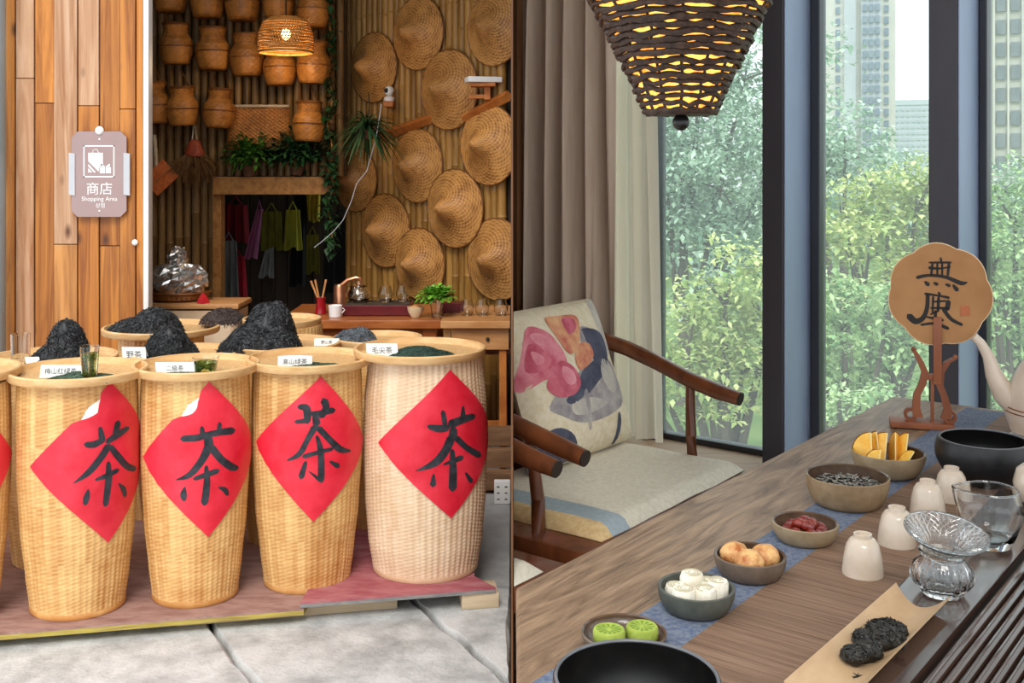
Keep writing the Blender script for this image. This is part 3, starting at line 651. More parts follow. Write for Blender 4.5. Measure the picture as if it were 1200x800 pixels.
# --- plants ---
green = mat('leaf_green', (34, 78, 26), (84, 138, 48), (30, 30, 30), 3, .5, attr=.6, lo=.4, hi=1.1); green_d = mat('dark_leaf', (16, 42, 20), (48, 88, 44), (30, 30, 30), 3, .55, attr=.6, lo=.4, hi=1.1)
soil = mat('plant_pot_clay', (92, 60, 40), (116, 80, 54), (20, 20, 20), 3, .8)
def leaf_quad(mb, p, t, l, w, droop=.3):
    t = t.normalized(); s = t.cross(V(0, 0, 1)); s = s.normalized() if s.length > .01 else V(1, 0, 0); up = s.cross(t); n = len(mb.v)
    mb.v += [p, p+t*(l*.45)+s*(w*.5)+up*(.02*l), p+t*(l*.5)-up*(droop*.1*l), p+t*(l*.45)-s*(w*.5)+up*(.02*l), p+t*l-V(0, 0, droop*l)]
    mb.f += [(n, n+1, n+2), (n, n+2, n+3), (n+1, n+4, n+2), (n+2, n+4, n+3)]
    if mb.a is not None: mb.a += [random.random()]*5
def bush(name, lab, c, R, n, ll, lw, m, pot=None, up=.5, shape=(1, 1, 1), group=None):
    t = thing(name, lab, 'plant', c, 0, group); f = MB(); f.a = []
    for i in range(n):
        q = V(random.gauss(0, 1), random.gauss(0, 1), abs(random.gauss(0, 1))*up+random.uniform(-.3, .3)).normalized(); p = V(q.x*R*shape[0], q.y*R*shape[1], q.z*R*shape[2])*random.uniform(.2, 1)
        leaf_quad(f, p+V(0, 0, R*.3), q+V(random.uniform(-.6, .6), random.uniform(-.6, .6), random.uniform(-.3, .3)), ll*random.uniform(.6, 1.2), lw*random.uniform(.7, 1.2))
    f.build('foliage', m, t)
    if pot: MB().lathe([(.0001, -pot[1]), (pot[0]*.75, -pot[1]), (pot[0], 0), (pot[0]*.9, 0), (pot[0]*.7, -pot[1]*.6), (.0001, -pot[1]*.6)], 20).build('pot', soil, t)
    return t
Yp = BY-.20; zl = P(0, 205, BY-.09).z
bush('shelf_fern', 'bright green fern in a pot on the lintel, over the door post', V(P(292, 0, Yp+.12).x, Yp+.12, zl+.045), .125, 560, .065, .024, green, (.04, .05), .7)
bush('shelf_fern', 'dark trailing fern on the lintel, beside the ivy', V(P(348, 0, Yp+.12).x, Yp+.12, zl+.045), .145, 700, .07, .028, green_d, (.04, .045), .5, (1.1, .6, 1))
v = thing('ivy_vine', 'dark ivy hanging in a column between the baskets and the hats', 'plant', P(387, -30, BY-.12)); f = MB(); f.a = []; g = MB()
L0 = P(387, -30, BY-.12); path = []
for i in range(40):
    p = P(387+3*sin(i*.9), -30+9.2*i*(.9 if i > 26 else 1), BY-.12)-L0+V(0, .02*sin(i*1.3), 0); path.append(p)
    for j in range(9): leaf_quad(f, p+V(random.gauss(0, .012), random.gauss(0, .012), random.gauss(0, .02)), V(random.gauss(0, 1), random.gauss(-.4, .8), random.gauss(-.3, .6)), .045, .035)
f.build('foliage', green_d, v); g.tube(path, .004, 5).build('stem', beam, v)
hp = P(430, 152, 5.3)
t = thing('hanging_fern', 'spiky hanging fern beneath the white camera', 'plant', hp); f = MB(); f.a = []
for i in range(130):
    a = random.uniform(0, 6.28); e = random.uniform(-.5, 1.2); d0 = V(cos(a)*cos(e), sin(a)*cos(e), sin(e)); l = random.uniform(.13, .22); p = V(0, 0, .02)
    pts = [p+d0*(l*s)-V(0, 0, .12*s*s) for s in (0, .35, .7, 1)]
    n0 = len(f.v); f.tube(pts, [.004, .006, .005, .001], 4, .25); f.a += [random.random()]*(len(f.v)-n0)
f.build('fronds', green_d, t); MB().lathe([(.0001, -.05), (.03, -.045), (.045, 0), (.04, 0), (.0001, -.02)], 16).build('pot', soil, t)
MB().tube([V(0, 0, 0), V(.0, .1, .12), V(-.02, .2, .20)], .003, 5).build('hanger', darkw, t)
# --- timber rail, shelf box, camera, cable ---
def on_hat(px, py, off):
    r = V((px-600)/F, 1, 0); den = r.x*hd.y-r.y*hd.x; tt = (HA.x*hd.y-HA.y*hd.x)/den; Y = tt-off; return P(px, py, Y)
tim = mat('orange_timber', (176, 98, 40), (206, 128, 60), (12, 12, 12), 4, .55)
a, b = on_hat(445, 160, .05), on_hat(508, 138, .05); tag(MB().tube([a, b], .03, 4, .9).build('timber_rail', tim, smooth=False), 'orange timber rail jutting between the hats below the camera', 'rail')
a, b = on_hat(545, 138, .06), on_hat(596, 112, .06); tag(MB().tube([a, b], .03, 4, .9).build('timber_rail', tim, smooth=False, clip=-1), 'orange timber rail running behind the white box shelf', 'rail')
c = on_hat(566, 104, .14); t = thing('shelf_bracket', 'small orange wooden bracket shelf holding the white box', 'shelf', c)
MB().box((0, .03, .02), (.12, .10, .018), bev=.002).build('shelf_board', tim, t, smooth=False); MB().box((.02, .05, -.02), (.03, .06, .06), bev=.002).build('bracket', tim, t, smooth=False); MB().box((-.02, .05, -.035), (.10, .05, .02), bev=.002).build('rail', tim, t, smooth=False)
tag(MB().box((0, 0, .014), (.165, .10, .027), bev=.005).build('white_box', white_v, loc=c+V(.0, .02, .0295), rot=(0, 0, .25)), 'flat white plastic box on the orange bracket shelf', 'box')
c = on_hat(456, 112, .12); t = thing('security_camera', 'small round white camera on a short base among the hats', 'camera', c)
MB().ball((0, 0, .025), .026).build('head', white_v, t); MB().ball((-.012, -.017, .026), .013).build('lens', mat('black_plastic', (18, 18, 20), rough=.3), t); MB().lathe([(.028, -.03), (.028, -.012), (.015, -.002), (.0001, -.002)], 24).build('base', white_v, t)
MB().box((0, .05, -.045), (.05, .18, .03), bev=.004).build('mount', tim, t, smooth=False)
pts = [P(x, y, 5.25) for x, y in ((447, 122), (441, 160), (430, 200), (418, 215), (412, 235), (402, 258), (390, 272), (376, 284), (368, 290))]
tag(MB().tube(pts, .0022, 6).build('cable', strip_m), 'thin white cable drooping from the camera across the dark doorway', 'cable')
# --- whisk broom, fan, woven panel ---
bro = mat('broom_fibre', (92, 62, 30), (138, 98, 50), (60, 60, 10), 3, .8); redb = mat('red_binding', (132, 48, 26), (160, 70, 38), (60, 60, 60), 3, .6)
c = P(228, 175, BY-.12); t = thing('whisk_broom', 'brown fibre whisk broom with a red bound head hanging from a cord', 'broom', c); f = MB()
for i in range(260):
    a = random.uniform(-1.25, 1.25); r0 = random.uniform(0, 1); l = random.uniform(.10, .17); p = V(sin(a)*.03, random.uniform(-.02, .02), -.02); f.tube([p, p+V(sin(a)*l*.5, random.uniform(-.02, .02), -l*.5*cos(a)*1.0-.01), p+V(sin(a)*l*.75, random.uniform(-.03, .03), -l*1.05*max(.35, cos(a)))], [.003, .002, .001], 3)
f.build('bristles', bro, t); MB().lathe([(.05, -.035), (.052, -.015), (.04, .01), (.03, .04), (.012, .05)], 20, sy=.6).build('bound_head', redb, t)
MB().tube([V(-.012, 0, .05), V(0, 0, .15), V(.012, 0, .05)], .005, 6).build('cord_loop', raw_wood, t)
c = P(188, 208, BY-.12); fan_o = mat('orange_weave', (196, 92, 36), (222, 122, 58), (50, 8, 50), 3, .6, .3)
t = thing('woven_fan', 'orange woven hand fan hanging beside the white strip', 'fan', c, 0); R45 = Matrix.Rotation(-.75, 3, 'Y')
MB().box((0, 0, 0), (.15, .012, .12), R45, bev=.004).build('woven_blade', fan_o, t); MB().tube([V(-.02, 0, .06), V(-.03, 0, .22)], .01, 8).build('handle', raw_wood, t); MB().box((0, -.007, 0), (.155, .006, .012), R45, bev=.002).build('cross_band', tim, t)
c = P(303, 150, BY-.06); t = thing('wall_basket', 'brown woven wall basket with a pale rim above the shelf ferns', 'basket', c); mb = MB(); mb.a = []
w_, h_ = 72*BY/F, 50*BY/F
fnw = lambda u, v: V((u-.5)*w_, -.03*(1-(2*u-1)**6)-.003*cos(u*80+PI*(int(v*24) % 2)), (v-.5)*h_)
mb.grid(fnw, 90, 48); mb.a = [random.random()*.5+.2*hs[(i//49) % 997] for i in range(len(mb.v))]; mb.build('weave', wick_d, t)
MB().tube([V(-w_/2, -.02, h_/2), V(0, -.045, h_/2), V(w_/2, -.02, h_/2)], .008, 8).build('rim', raw_wood, t)
# --- clothes in the store room ---
def cl(col): return mat('cloth', col, tuple(min(255, int(x*1.25)) for x in col), (20, 20, 8), 3, .85)
def hang(name, lab, px, py0, py1, wt, wb, col, sh=0, cat='bag', folds=3, handle=False):
    Y = 6.35+random.uniform(-.08, .08); k = Y/F; c = P(px, py0, Y); h = (py1-py0)*k; t = thing(name, lab, cat, c, 0, 'clothes and bags in the store room'); ph = random.random()*6
    def f(u, v): w = (wt+(wb-wt)*v)*k; return V((u-.5)*w+sh*v*k, .02*sin(u*folds*6.28+ph)*(.3+v)+.015*v, -h*v+.01*sin(u*9+ph)*v)
    MB().sheet(f, 24, 14, .012, (0, 1, 0)).build('cloth_body', cl(col), t)
    MB().tube([V(-wt*.3*k, 0, 0), V(0, .0, .05), V(wt*.3*k, 0, 0)], .005, 6).build('strap', cl(col), t)
    return t
hang('red_jacket', 'dark red jacket hanging beside the door post', 276, 240, 285, 26, 30, (120, 26, 36), 0, 'jacket'); hang('grey_shirt', 'pale grey cloth under the red jacket', 268, 282, 350, 18, 24, (120, 124, 126), 0, 'cloth')
hang('red_bag', 'bright red bag low beside the door post', 277, 300, 348, 18, 22, (160, 26, 46)); hang('pink_bag', 'pink tote bag hanging aslant', 304, 245, 303, 8, 15, (170, 100, 140), -12)
hang('green_bag', 'olive green bag beside the pink tote', 318, 248, 292, 22, 26, (104, 104, 30)); hang('yellow_bag', 'yellow green plastic bag', 343, 246, 292, 16, 22, (150, 150, 50)); hang('white_bag', 'small grey white plastic bag hanging low', 316, 288, 325, 8, 18, (140, 146, 146), -6)
hang('black_coat', 'black coat hanging in the store room', 352, 228, 335, 14, 22, (16, 16, 18), -4, 'coat'); hang('yellow_cloth', 'yellow cloth hanging under the lintel', 367, 228, 260, 16, 13, (170, 150, 50), 0, 'cloth'); hang('olive_cloth', 'olive apron hanging low beside the black coat', 366, 275, 320, 14, 16, (110, 104, 36), 0, 'apron'); hang('dark_coat', 'charcoal coat hanging beside the hats', 400, 255, 345, 36, 44, (28, 27, 28), 0, 'coat')
# ---------------- counter and things in the shop ----------------
ctr = mat('counter_wood', (150, 78, 34), (186, 112, 58), (6, 30, 30), 5, .35, .05, coat=.2); ctr_l = mat('light_counter_wood', (190, 130, 76), (214, 158, 104), (6, 30, 30), 5, .4)
CZ = P(0, 372, 4.5).z; CF, CB = 4.42, 4.95
xl, xm = P(326, 0, 4.45).x, P(517, 0, 4.42).x
t = thing('tea_counter', 'reddish brown wooden tea counter behind the heaps of tea', 'counter', (xl, CF, 0))
MB().box(((xm-xl)/2, (CB-CF)/2, CZ-.018), (xm-xl-.002, CB-CF, .036), bev=.004).build('counter_top', ctr, t, smooth=False)
MB().box(((xm-xl)/2, .05, CZ-.095), (xm-xl-.08, .025, .115), bev=.003).build('apron', ctr, t, smooth=False)
for x in (.05, xm-xl-.05):
    for y in (.05, CB-CF-.05): MB().box((x, y, (CZ-.036)/2), (.055, .055, CZ-.037), bev=.003).build('leg', ctr, t, smooth=False)
t = thing('side_counter', 'lighter wooden counter joined to the reddish one, carrying glasses', 'counter', (xm, CF-.03, 0)); wd = -.008-xm
MB().box((wd/2, .24, CZ-.013), (wd, .50, .03), bev=.003).build('counter_top', ctr_l, t, smooth=False)
MB().box((wd/2+.02, .03, CZ-.075), (wd-.05, .02, .09), bev=.002).build('drawer_front', ctr_l, t, smooth=False); MB().ball((wd/2+.05, .014, CZ-.075), .008).build('drawer_knob', darkw, t)
for x in (.025, .07): MB().box((x, .05, (CZ-.03)/2), (.03, .04, CZ-.031), bev=.002).build('leg', ctr_l, t, smooth=False)
MB().box((wd-.03, .05, (CZ-.03)/2), (.03, .04, CZ-.031), bev=.002).build('leg', tim, t, smooth=False); MB().box((wd-.03, .45, (CZ-.03)/2), (.03, .04, CZ-.031), bev=.002).build('leg', tim, t, smooth=False)
t = thing('wooden_stool', 'dark wooden stool with orange legs under the lighter counter', 'stool', (P(588, 0, 4.7).x-.02, 4.72, 0))
MB().box((-.03, 0, .50), (.2, .2, .03), bev=.004).build('seat', ctr, t, smooth=False)
for x in (-.11, .03):
    for y in (-.08, .08): MB().box((x, y, .2425), (.028, .028, .485), bev=.002).build('leg', tim, t, smooth=False)
MB().box((-.04, -.08, .18), (.115, .018, .03), bev=.002).build('stretcher', tim, t, smooth=False)
t = thing('timber_step', 'weathered brown timber step beside the pale barrel', 'step', (P(578, 0, 4.26).x, 4.26, 0))
for k in range(3): MB().box((-.03, 0, .05+.075*k), (.24, .06+.0*k, .07), bev=.004).build('plank', mat('weathered_step', (104, 72, 48), (140, 104, 74), (5, 30, 30), 5, .7) if k == 0 else bpy.data.materials['weathered_step'], t, (0, .05*k, 0), smooth=False)
for k in range(3): pass
t = thing('power_strip', 'white power strip standing on the ground beside the pale barrel', 'socket', (P(590, 0, 4.1).x-.005, 4.12, 0))
MB().box((0, 0, .045), (.062, .03, .088), bev=.004).build('casing', white_v, t)
for k in range(6): MB().box((-.015+.03*(k % 2), -.0155, .02+.024*(k//2)), (.010, .002, .004)).build('socket_slot', darkw, t, smooth=False)
CT = CZ+.0015
def cpos(px, Y=4.62): return V((px-600)/F*Y, Y, CT)
K = 4.62/F
red_g = mat('red_ceramic', (150, 20, 30), (170, 30, 40), (9, 9, 9), 2, .2, coat=.5); copper = mat('copper', (196, 132, 96), (214, 156, 120), (9, 9, 9), 2, .28, metal=.85); maroon = mat('maroon_lacquer', (84, 18, 24), (104, 26, 30), (9, 9, 9), 3, .35); cer = mat('beige_ceramic', (214, 190, 150), (228, 206, 170), (9, 9, 9), 3, .3)
t = thing('tool_vase', 'small red vase holding wooden tea tools', 'vase', cpos(376)); MB().lathe([(.0001, 0), (7*K, 0), (6.5*K, 3*K), (5*K, 14*K), (6*K, 19*K), (5*K, 19*K), (4*K, 12*K), (.0001, 6*K)], 24).build('vase_body', red_g, t)
for a in (-.35, -.2, .18): MB().tube([V(0, 0, 8*K), V(sin(a)*34*K, .0, 8*K+cos(a)*32*K)], [.003, .005], 6).build('wooden_tool', ctr_l, t)
t = thing('copper_pump', 'copper water dispenser with an arm spout on the counter', 'dispenser', cpos(398, 4.72)); MB().lathe([(.0001, 0), (7.5*K, 0), (7*K, 28*K), (5.5*K, 31*K), (.0001, 31*K)], 24).build('body', copper, t)
MB().tube([V(2*K, 0, 29*K), V(10*K, 0, 36*K), V(20*K, 0, 39*K), V(25*K, 0, 38*K), V(25.5*K, 0, 34*K)], [.012, .010, .008, .007, .006], 8).build('spout', copper, t)
t = thing('tea_tray_box', 'long maroon lacquer tea tray carrying glassware', 'tray', cpos(443, 4.60)); MB().box((0, .02, .0225), (78*K, .16, .043), bev=.003).build('tray_box', maroon, t, smooth=False)
MB().box((0, .02, .0455), (74*K, .15, .004)).build('slatted_top', darkw, t, smooth=False)
tzz = CT+.049
def gpot(lab, px, r, h, Y=4.62, z=None, lid=True):
    t = thing('glass_pot', lab, 'glassware', V((px-600)/F*Y, Y, tzz if z is None else z)); r *= K; h *= K
    MB().lathe([(.0001, 0), (r*.6, 0), (r*.95, h*.3), (r, h*.55), (r*.75, h*.85), (r*.7, h), (r*.66, h), (r*.7, h*.85), (r*.94, h*.55), (r*.9, h*.3), (r*.55, .004), (.0001, .004)], 28).build('glass_body', glass, t)
    if lid: MB().lathe([(r*.72, h*1.0), (r*.5, h*1.12), (.006, h*1.18), (.010, h*1.3), (.0001, h*1.34)], 24).build('glass_lid', glass, t)
gpot('largest glass teapot with a round lid beside the copper dispenser', 420, 15, 18); gpot('round glass pot in the middle of the maroon tray', 452, 9, 19, lid=False); gpot('round glass pot at the end of the maroon tray', 472, 8, 19, 4.64, lid=False)
for i, px in enumerate((550, 568, 590)): gpot(['clear drinking glass beside the dark planter', 'clear stemmed glass in the middle of the row', 'clear glass next to the partition'][i], px-3, 8.5, 19, 4.55, CT, False)
t = thing('white_cup', 'white cup beside the red tool vase', 'cup', cpos(393, 4.52)); MB().lathe([(.0001, 0), (7*K, 0), (8*K, 13*K), (7.3*K, 13*K), (.0001, 3*K)], 24).build('cup_body', white_v, t); MB().tube([V(8*K, 0, 10*K), V(11*K, 0, 8*K), V(7.5*K, 0, 4*K)], .003, 6).build('handle', white_v, t)
t = thing('beige_bowl', 'small beige bowl at the end of the maroon tray', 'bowl', cpos(487, 4.5)); MB().lathe([(.0001, 0), (5*K, 0), (9*K, 7*K), (9.5*K, 12*K), (8.7*K, 12*K), (8*K, 7*K), (.0001, 2*K)], 24).build('bowl_body', cer, t); MB().ball((0, 0, 11*K), (7*K, 7*K, 3*K)).build('contents', ctr_l, t)
t = bush('counter_plant', 'bright green leafy plant in a clear glass on the counter', cpos(512, 4.5)+V(0, 0, 17*K), 17*K, 330, .036, .026, mat('bright_leaf', (58, 122, 30), (128, 186, 60), (30, 30, 30), 3, .5, attr=.6, lo=.4, hi=1.1), None, .8, (1.15, 1, .8))
MB().lathe([(.0001, -17*K), (6*K, -17*K), (8*K, 1*K), (7.4*K, 1*K), (5.5*K, -15*K), (.0001, -15*K)], 20).build('glass_vase', glass, t)
tag(MB().box((0, 0, 6*K), (24*K, .07, 12*K), bev=.003).build('dark_planter', maroon, loc=cpos(531, 4.66), smooth=False), 'dark maroon box behind the leafy plant', 'box')
# --- things on the store-side table: wicker chest, foil, flat basket ---
Yb = 4.62; c = P(231, 0, Yb); zt = P(0, 356, Yb-.1).z
t = thing('wicker_chest', 'large pale wicker chest with a plank rim, behind the black tea heaps', 'chest', V(c.x, Yb+.02, 0)); w_ = 108*Yb/F; mb = MB(); mb.a = []
def cf(u, v):
    a = 2*PI*u; p = abs(cos(a))**.35*math.copysign(1, cos(a)), abs(sin(a))**.35*math.copysign(1, sin(a)); i = int(v*60)
    k = 1+.012*cos(u*2*PI*36+PI*(i % 2))
    return V(p[0]*w_/2*k*(.9+.1*v), p[1]*.11*k, (zt-.03)*v)
mb.grid(cf, 144, 60, True); mb.a = [.4*hs[(i//61//4*7) % 997]+.3*hs[(i % 61*3) % 997]+.1 for i in range(len(mb.v))]; mb.build('woven_side', wick_p, t)
MB().box((0, 0, zt-.012), (w_+.01, .235, .024), bev=.008).build('plank_rim', ctr_l, t)
t = thing('flat_basket', 'flat woven basket holding the foil bundle on the chest', 'basket', V(P(213, 0, Yb).x-.02, Yb+.03, zt+.001)); mb = MB(); mb.a = []; pr = [(.09, 0), (.115, .008), (.12, .02), (.125, .035)]
pr = [(a[0]+(b[0]-a[0])*j/5, a[1]+(b[1]-a[1])*j/5) for a, b in zip(pr, pr[1:]) for j in range(5)]+[pr[-1]]; mb.lathe(pr, 96, mod=lambda t_, i, z: .002*cos(t_*30+PI*(i % 2)), sx=1.05, sy=.9); mb.a = [random.random()*.5 for _ in mb.v]; mb.build('woven_body', wick_d, t)
MB().tube([V(.127*1.05*cos(a), .127*.9*sin(a), .036) for a in [2*PI*q/48 for q in range(48)]], .005, 6, closed=True).build('rim', wick_d, t)
foil = mat('silver_foil', (222, 218, 212), (244, 242, 238), (30, 30, 30), 3, .22, .4, (45, 45, 45), metal=.85)
mb = MB()
def ff(q):
    k = 1+.16*ns(q.x*3.2, q.y*3.2, q.z*3.2)+.10*abs(ns(q.x*7, q.y*7, q.z*7)); return k
mb.ball((0, 0, .06), (.125, .10, .075), 34, 18, ff); mb.ball((.0, 0, .155), (.040, .038, .05), 18, 12, ff); mb.tube([V(0, 0, .09), V(.0, 0, .125), V(0, 0, .16)], [.07, .035, .03], 14)
mb.v = [p+V(random.gauss(0, .005), random.gauss(0, .005), random.gauss(0, .004)) for p in mb.v]
tag(mb.build('foil_bundle', foil, smooth=False, loc=V(P(211, 0, Yb).x-.02, Yb+.03, zt+.024)), 'crumpled silver foil wrapped bundle with a knotted top', 'bundle')
t = tag(MB().lathe([(.028, 0), (.024, .012), (.010, .035), (.0001, .045)], 5).build('red_cone', mat('red_cloth', (190, 24, 34), (214, 40, 48), (20, 20, 20), 3, .6), loc=V(P(238, 0, Yb-.07).x, Yb-.07, zt+.001)), 'small red peaked cloth on the plank rim of the chest', 'cloth')
# --- added partition: divides shop and tea room, keeps their light apart ---
pw = MB().box((0, 4.15, 1.375), (.004, 4.1, 2.75)).build('wall_added_partition', mat('partition_board', (96, 60, 34), (124, 82, 50), (2, 6, .8), 5, .5), smooth=False); struct(pw, 'thin brown board added to divide the shop from the tea room and their light')
# ================= RIGHT: tea room =================
TZ_ = .77; TA = V(0, 1.338, 0); tu = V(.6165, .7874, 0); td = V(.7874, -.6165, 0); TROT = math.atan2(tu.y, tu.x)
def TW(a, o, z=TZ_): return TA+tu*a+td*o+V(0, 0, z)
def loc_t(p): q = V(p[0], p[1], 0)-TA; return (q.dot(tu), -q.dot(td))
oak = mat('grey_oak', (98, 75, 56), (158, 129, 102), (4, 30, 30), 12, .42, .6, (9, 110, 110), dist=2.0, c3=(132, 104, 80), lo=.34, hi=.66)
poly = [(.005, 1.344), (.881, 2.465), (1.55, 1.94), (.594, .72), (.005, .72)]
t = thing('tea_table', 'long grey brown oak tea table running up to the window', 'table', TA, TROT)
pl_ = [loc_t(p) for p in poly]
b = MB().prism(pl_, lambda x, y, h: V(x, y, h), TZ_-.045, TZ_).build('table_top', oak, t, smooth=False)
md = b.modifiers.new('soft_edge', 'BEVEL'); md.width = .004; md.segments = 2
for p in ((.10, 1.30), (.86, 2.28), (1.38, 1.90), (.58, .86)): MB().box((*loc_t(p), (TZ_-.046)/2), (.08, .08, TZ_-.047), bev=.004).build('leg', oak, t, smooth=False)
# runner
blue = mat('blue_grey_weave', (82, 94, 122), (120, 128, 140), (160, 160, 160), 3, .85, .3, (500, 40, 40), c3=(66, 80, 128)); brn = mat('brown_grass_weave', (102, 76, 58), (146, 116, 94), (220, 5, 5), 4, .7, .5, (420, 14, 14), lo=.32, hi=.68)
t = thing('table_runner', 'brown woven table runner with blue grey borders on the oak table', 'runner', TA+V(0, 0, TZ_+.0006), TROT)
def strip(name, o0, o1, m, h, a1):
    k = MB(); P4 = []
    def a_start(o): return max((.006-(TA+td*o).x)/tu.x, (.735-(TA+td*o).y)/tu.y)
    k.prism([(a_start(o0), -o0), (a_start((o0+o1)/2), -(o0+o1)/2), (a_start(o1), -o1), (a1, -o1), (a1, -o0)], lambda x, y, hh: V(x, y, hh), 0, h); k.build(name, m, t, smooth=False)
strip('border', .168, .249, blue, .0016, 1.40); strip('centre', .249, .60, brn, .0022, 1.40); strip('border', .60, .68, blue, .0016, 1.40)
RZ = TZ_+.0006+.0022
# tea tray
lac = mat('dark_lacquer', (58, 42, 36), (76, 56, 48), (3, 40, 40), 4, .18, coat=.6); blk = mat('black_gap', (14, 12, 12), rough=.6)
t = thing('tea_tray', 'dark glossy slatted tea tray lying on the runner', 'tray', TW(0, 0, RZ), TROT); a0, a1 = -.055, .75; am, al = (a0+a1)/2, a1-a0
MB().box((am, -.5975, .0025), (al-.02, .385, .005)).build('drip_pan', blk, t, smooth=False)
MB().box((am, -(.394+.046), .0095), (al, .092, .0185), bev=.005).build('side_panel', lac, t)
MB().box((am, -.5005, .0105), (al, .011, .0165), bev=.003).build('slat_frame', lac, t)
MB().box((am, -.775, .0105), (al, .05, .0165), bev=.003).build('slat_frame', lac, t)
sl = None
for k in range(19):
    y = -(.5135+.0123*k)
    if sl is None: sl = MB().box((0, 0, 0), (al-.03, .0088, .012), bev=.003).build('slat', lac, t)
    o = sl if k == 0 else dup(sl); o.location = (am, y, .0115)
for x in (a0+.008, a1-.008): MB().box((x, -.635, .0105), (.016, .262, .0165), bev=.003).build('end_rail', lac, t)
YZ = RZ+.0188
# crockery helpers
def stone(n, c1, c2, rough=.55, coat=0): return mat(n, c1, c2, (40, 40, 40), 5, rough, .1, (120, 120, 120), coat=coat)
def bowl(lab, c, R, h, mo, mi, foot=.6, bulge=0, wall=.004, name='snack_bowl', flare=0):
    t = thing(name, lab, 'bowl', c); o = []; i_ = []
    for k in range(13):
        a = k/12; r = R*(foot+(1-foot)*(sin(a*PI/2)**(.62 if not flare else 1)))+bulge*sin(a*PI*.9); o.append((r, h*a))
    for k in range(12, -1, -1):
        a = k/12; r = max(R*(foot+(1-foot)*(sin(a*PI/2)**(.62 if not flare else 1)))+bulge*sin(a*PI*.9)-wall, .001); i_.append((r, max(h*a, wall)))
    MB().lathe([(.0001, .0)]+o+[(R-wall*.3, h+.0012)], 64, cap=False).build('outer_glaze', mo, t)
    MB().lathe([(R-wall*.3, h+.0012)]+i_+[(.0001, wall)], 64, cap=False).build('inner_glaze', mi, t)
    if name == 'black_bowl': MB().tube([V((R-wall*.4)*cos(a), (R-wall*.4)*sin(a), h+.0004) for a in [2*PI*q/80 for q in range(80)]], .0016, 6, closed=True).build('rim', rim_m, t)
    return t
rim_m = mat('grey_rim', (96, 98, 102), (110, 112, 116), (30, 30, 30), 2, .35)
st_g = stone('green_grey_stoneware', (70, 74, 68), (90, 92, 84)); st_b = stone('brown_stoneware', (92, 78, 66), (116, 98, 84)); st_w = stone('woodlike_stoneware', (128, 104, 76), (152, 128, 98)); st_t = stone('tan_stoneware', (140, 120, 92), (160, 140, 112)); inn = stone('brown_inner_glaze', (72, 54, 42), (98, 74, 56), .3, .4)
blkc = mat('black_stoneware', (24, 24, 26), (34, 34, 36), (90, 90, 90), 3, .42, .05); blki = mat('black_inner', (14, 13, 13), (22, 20, 19), (60, 60, 60), 3, .3)
def on_t(px, py, z, base): p = G(px, py, z); return V(p.x, p.y, base)
bB = on_t(746, 790, .845, RZ); bowl('large black bowl at the near end of the runner beside the green cake plate', bB, .0735, .07, blkc, blki, .5, .004, .003, 'black_bowl')
pP = on_t(731, 738, .79, TZ_+.0022); bowl('shallow brown plate holding two green cakes', pP, .047, .016, st_b, inn, .62, 0, .003, 'cake_plate')
b1 = on_t(816, 687, .80, TZ_+.0022); bowl('green grey bowl of white pastries', b1, .0457, .028, st_g, st_g, .72)
b2 = on_t(879, 649, .80, TZ_+.0022); bowl('brown bowl of golden round pastries', b2, .046, .027, st_b, inn, .72)
b3 = on_t(943.5, 610, .80, TZ_+.0022); bowl('tan rimmed bowl of red dates', b3, .046, .026, st_t, inn, .72)
b4 = on_t(993, 553, .822, TZ_+.0022); bowl('wide brown bowl of sunflower seeds', b4, .0635, .045, st_w, inn, .72)
b5 = on_t(1041, 525, .818, TZ_+.0022); bowl('tan bowl of orange wedges', b5, .061, .040, st_t, inn, .62)
bK = on_t(1141, 509, .852, RZ)+V(.012, -.01, 0); bowl('rounded black bowl beside the fan stand', bK, .069, .074, blkc, blki, .55, .010, .003, 'black_bowl')
# food
gcake = mat('green_cake', (140, 160, 58), (164, 180, 80), (60, 60, 60), 3, .7, .1, sss=.2); gc2 = mat('green_cake_groove', (96, 128, 34), (112, 142, 44), (60, 60, 60), 3, .7)
for k, (dx, dy) in enumerate(((-.0165, -.004), (.0205, .004))):
    t = thing('green_cake', ['pale green moulded cake, the one overlapped by the black bowl rim', 'pale green moulded cake beside the white pastry bowl'][k], 'cake', pP+V(dx, dy, .0065), k*.4, 'green cakes on the plate')
    MB().lathe([(.0001, 0), (.0165, 0), (.0178, .003), (.0178, .012), (.0165, .0145), (.0145, .0150), (.014, .0138), (.0001, .0138)], 40).build('cake_body', gcake, t)
    for j in range(12):
        a = 2*PI*j/12; MB().add([V(cos(a)*.004, sin(a)*.004, .0140), V(cos(a-.12)*.0125, sin(a-.12)*.0125, .0140), V(cos(a)*.0137, sin(a)*.0137, .0140), V(cos(a+.12)*.0125, sin(a+.12)*.0125, .0140)], [(0, 1, 2, 3)]).build('petal_groove', gc2, t)
    MB().ball((0, 0, .0138), (.0032, .0032, .0014), 10, 6).build('centre_boss', gcake, t)
wp = mat('white_pastry', (224, 216, 196), (238, 232, 216), (50, 50, 50), 3, .7, .1, sss=.2); wp2 = mat('pastry_groove', (190, 180, 154), rough=.8)
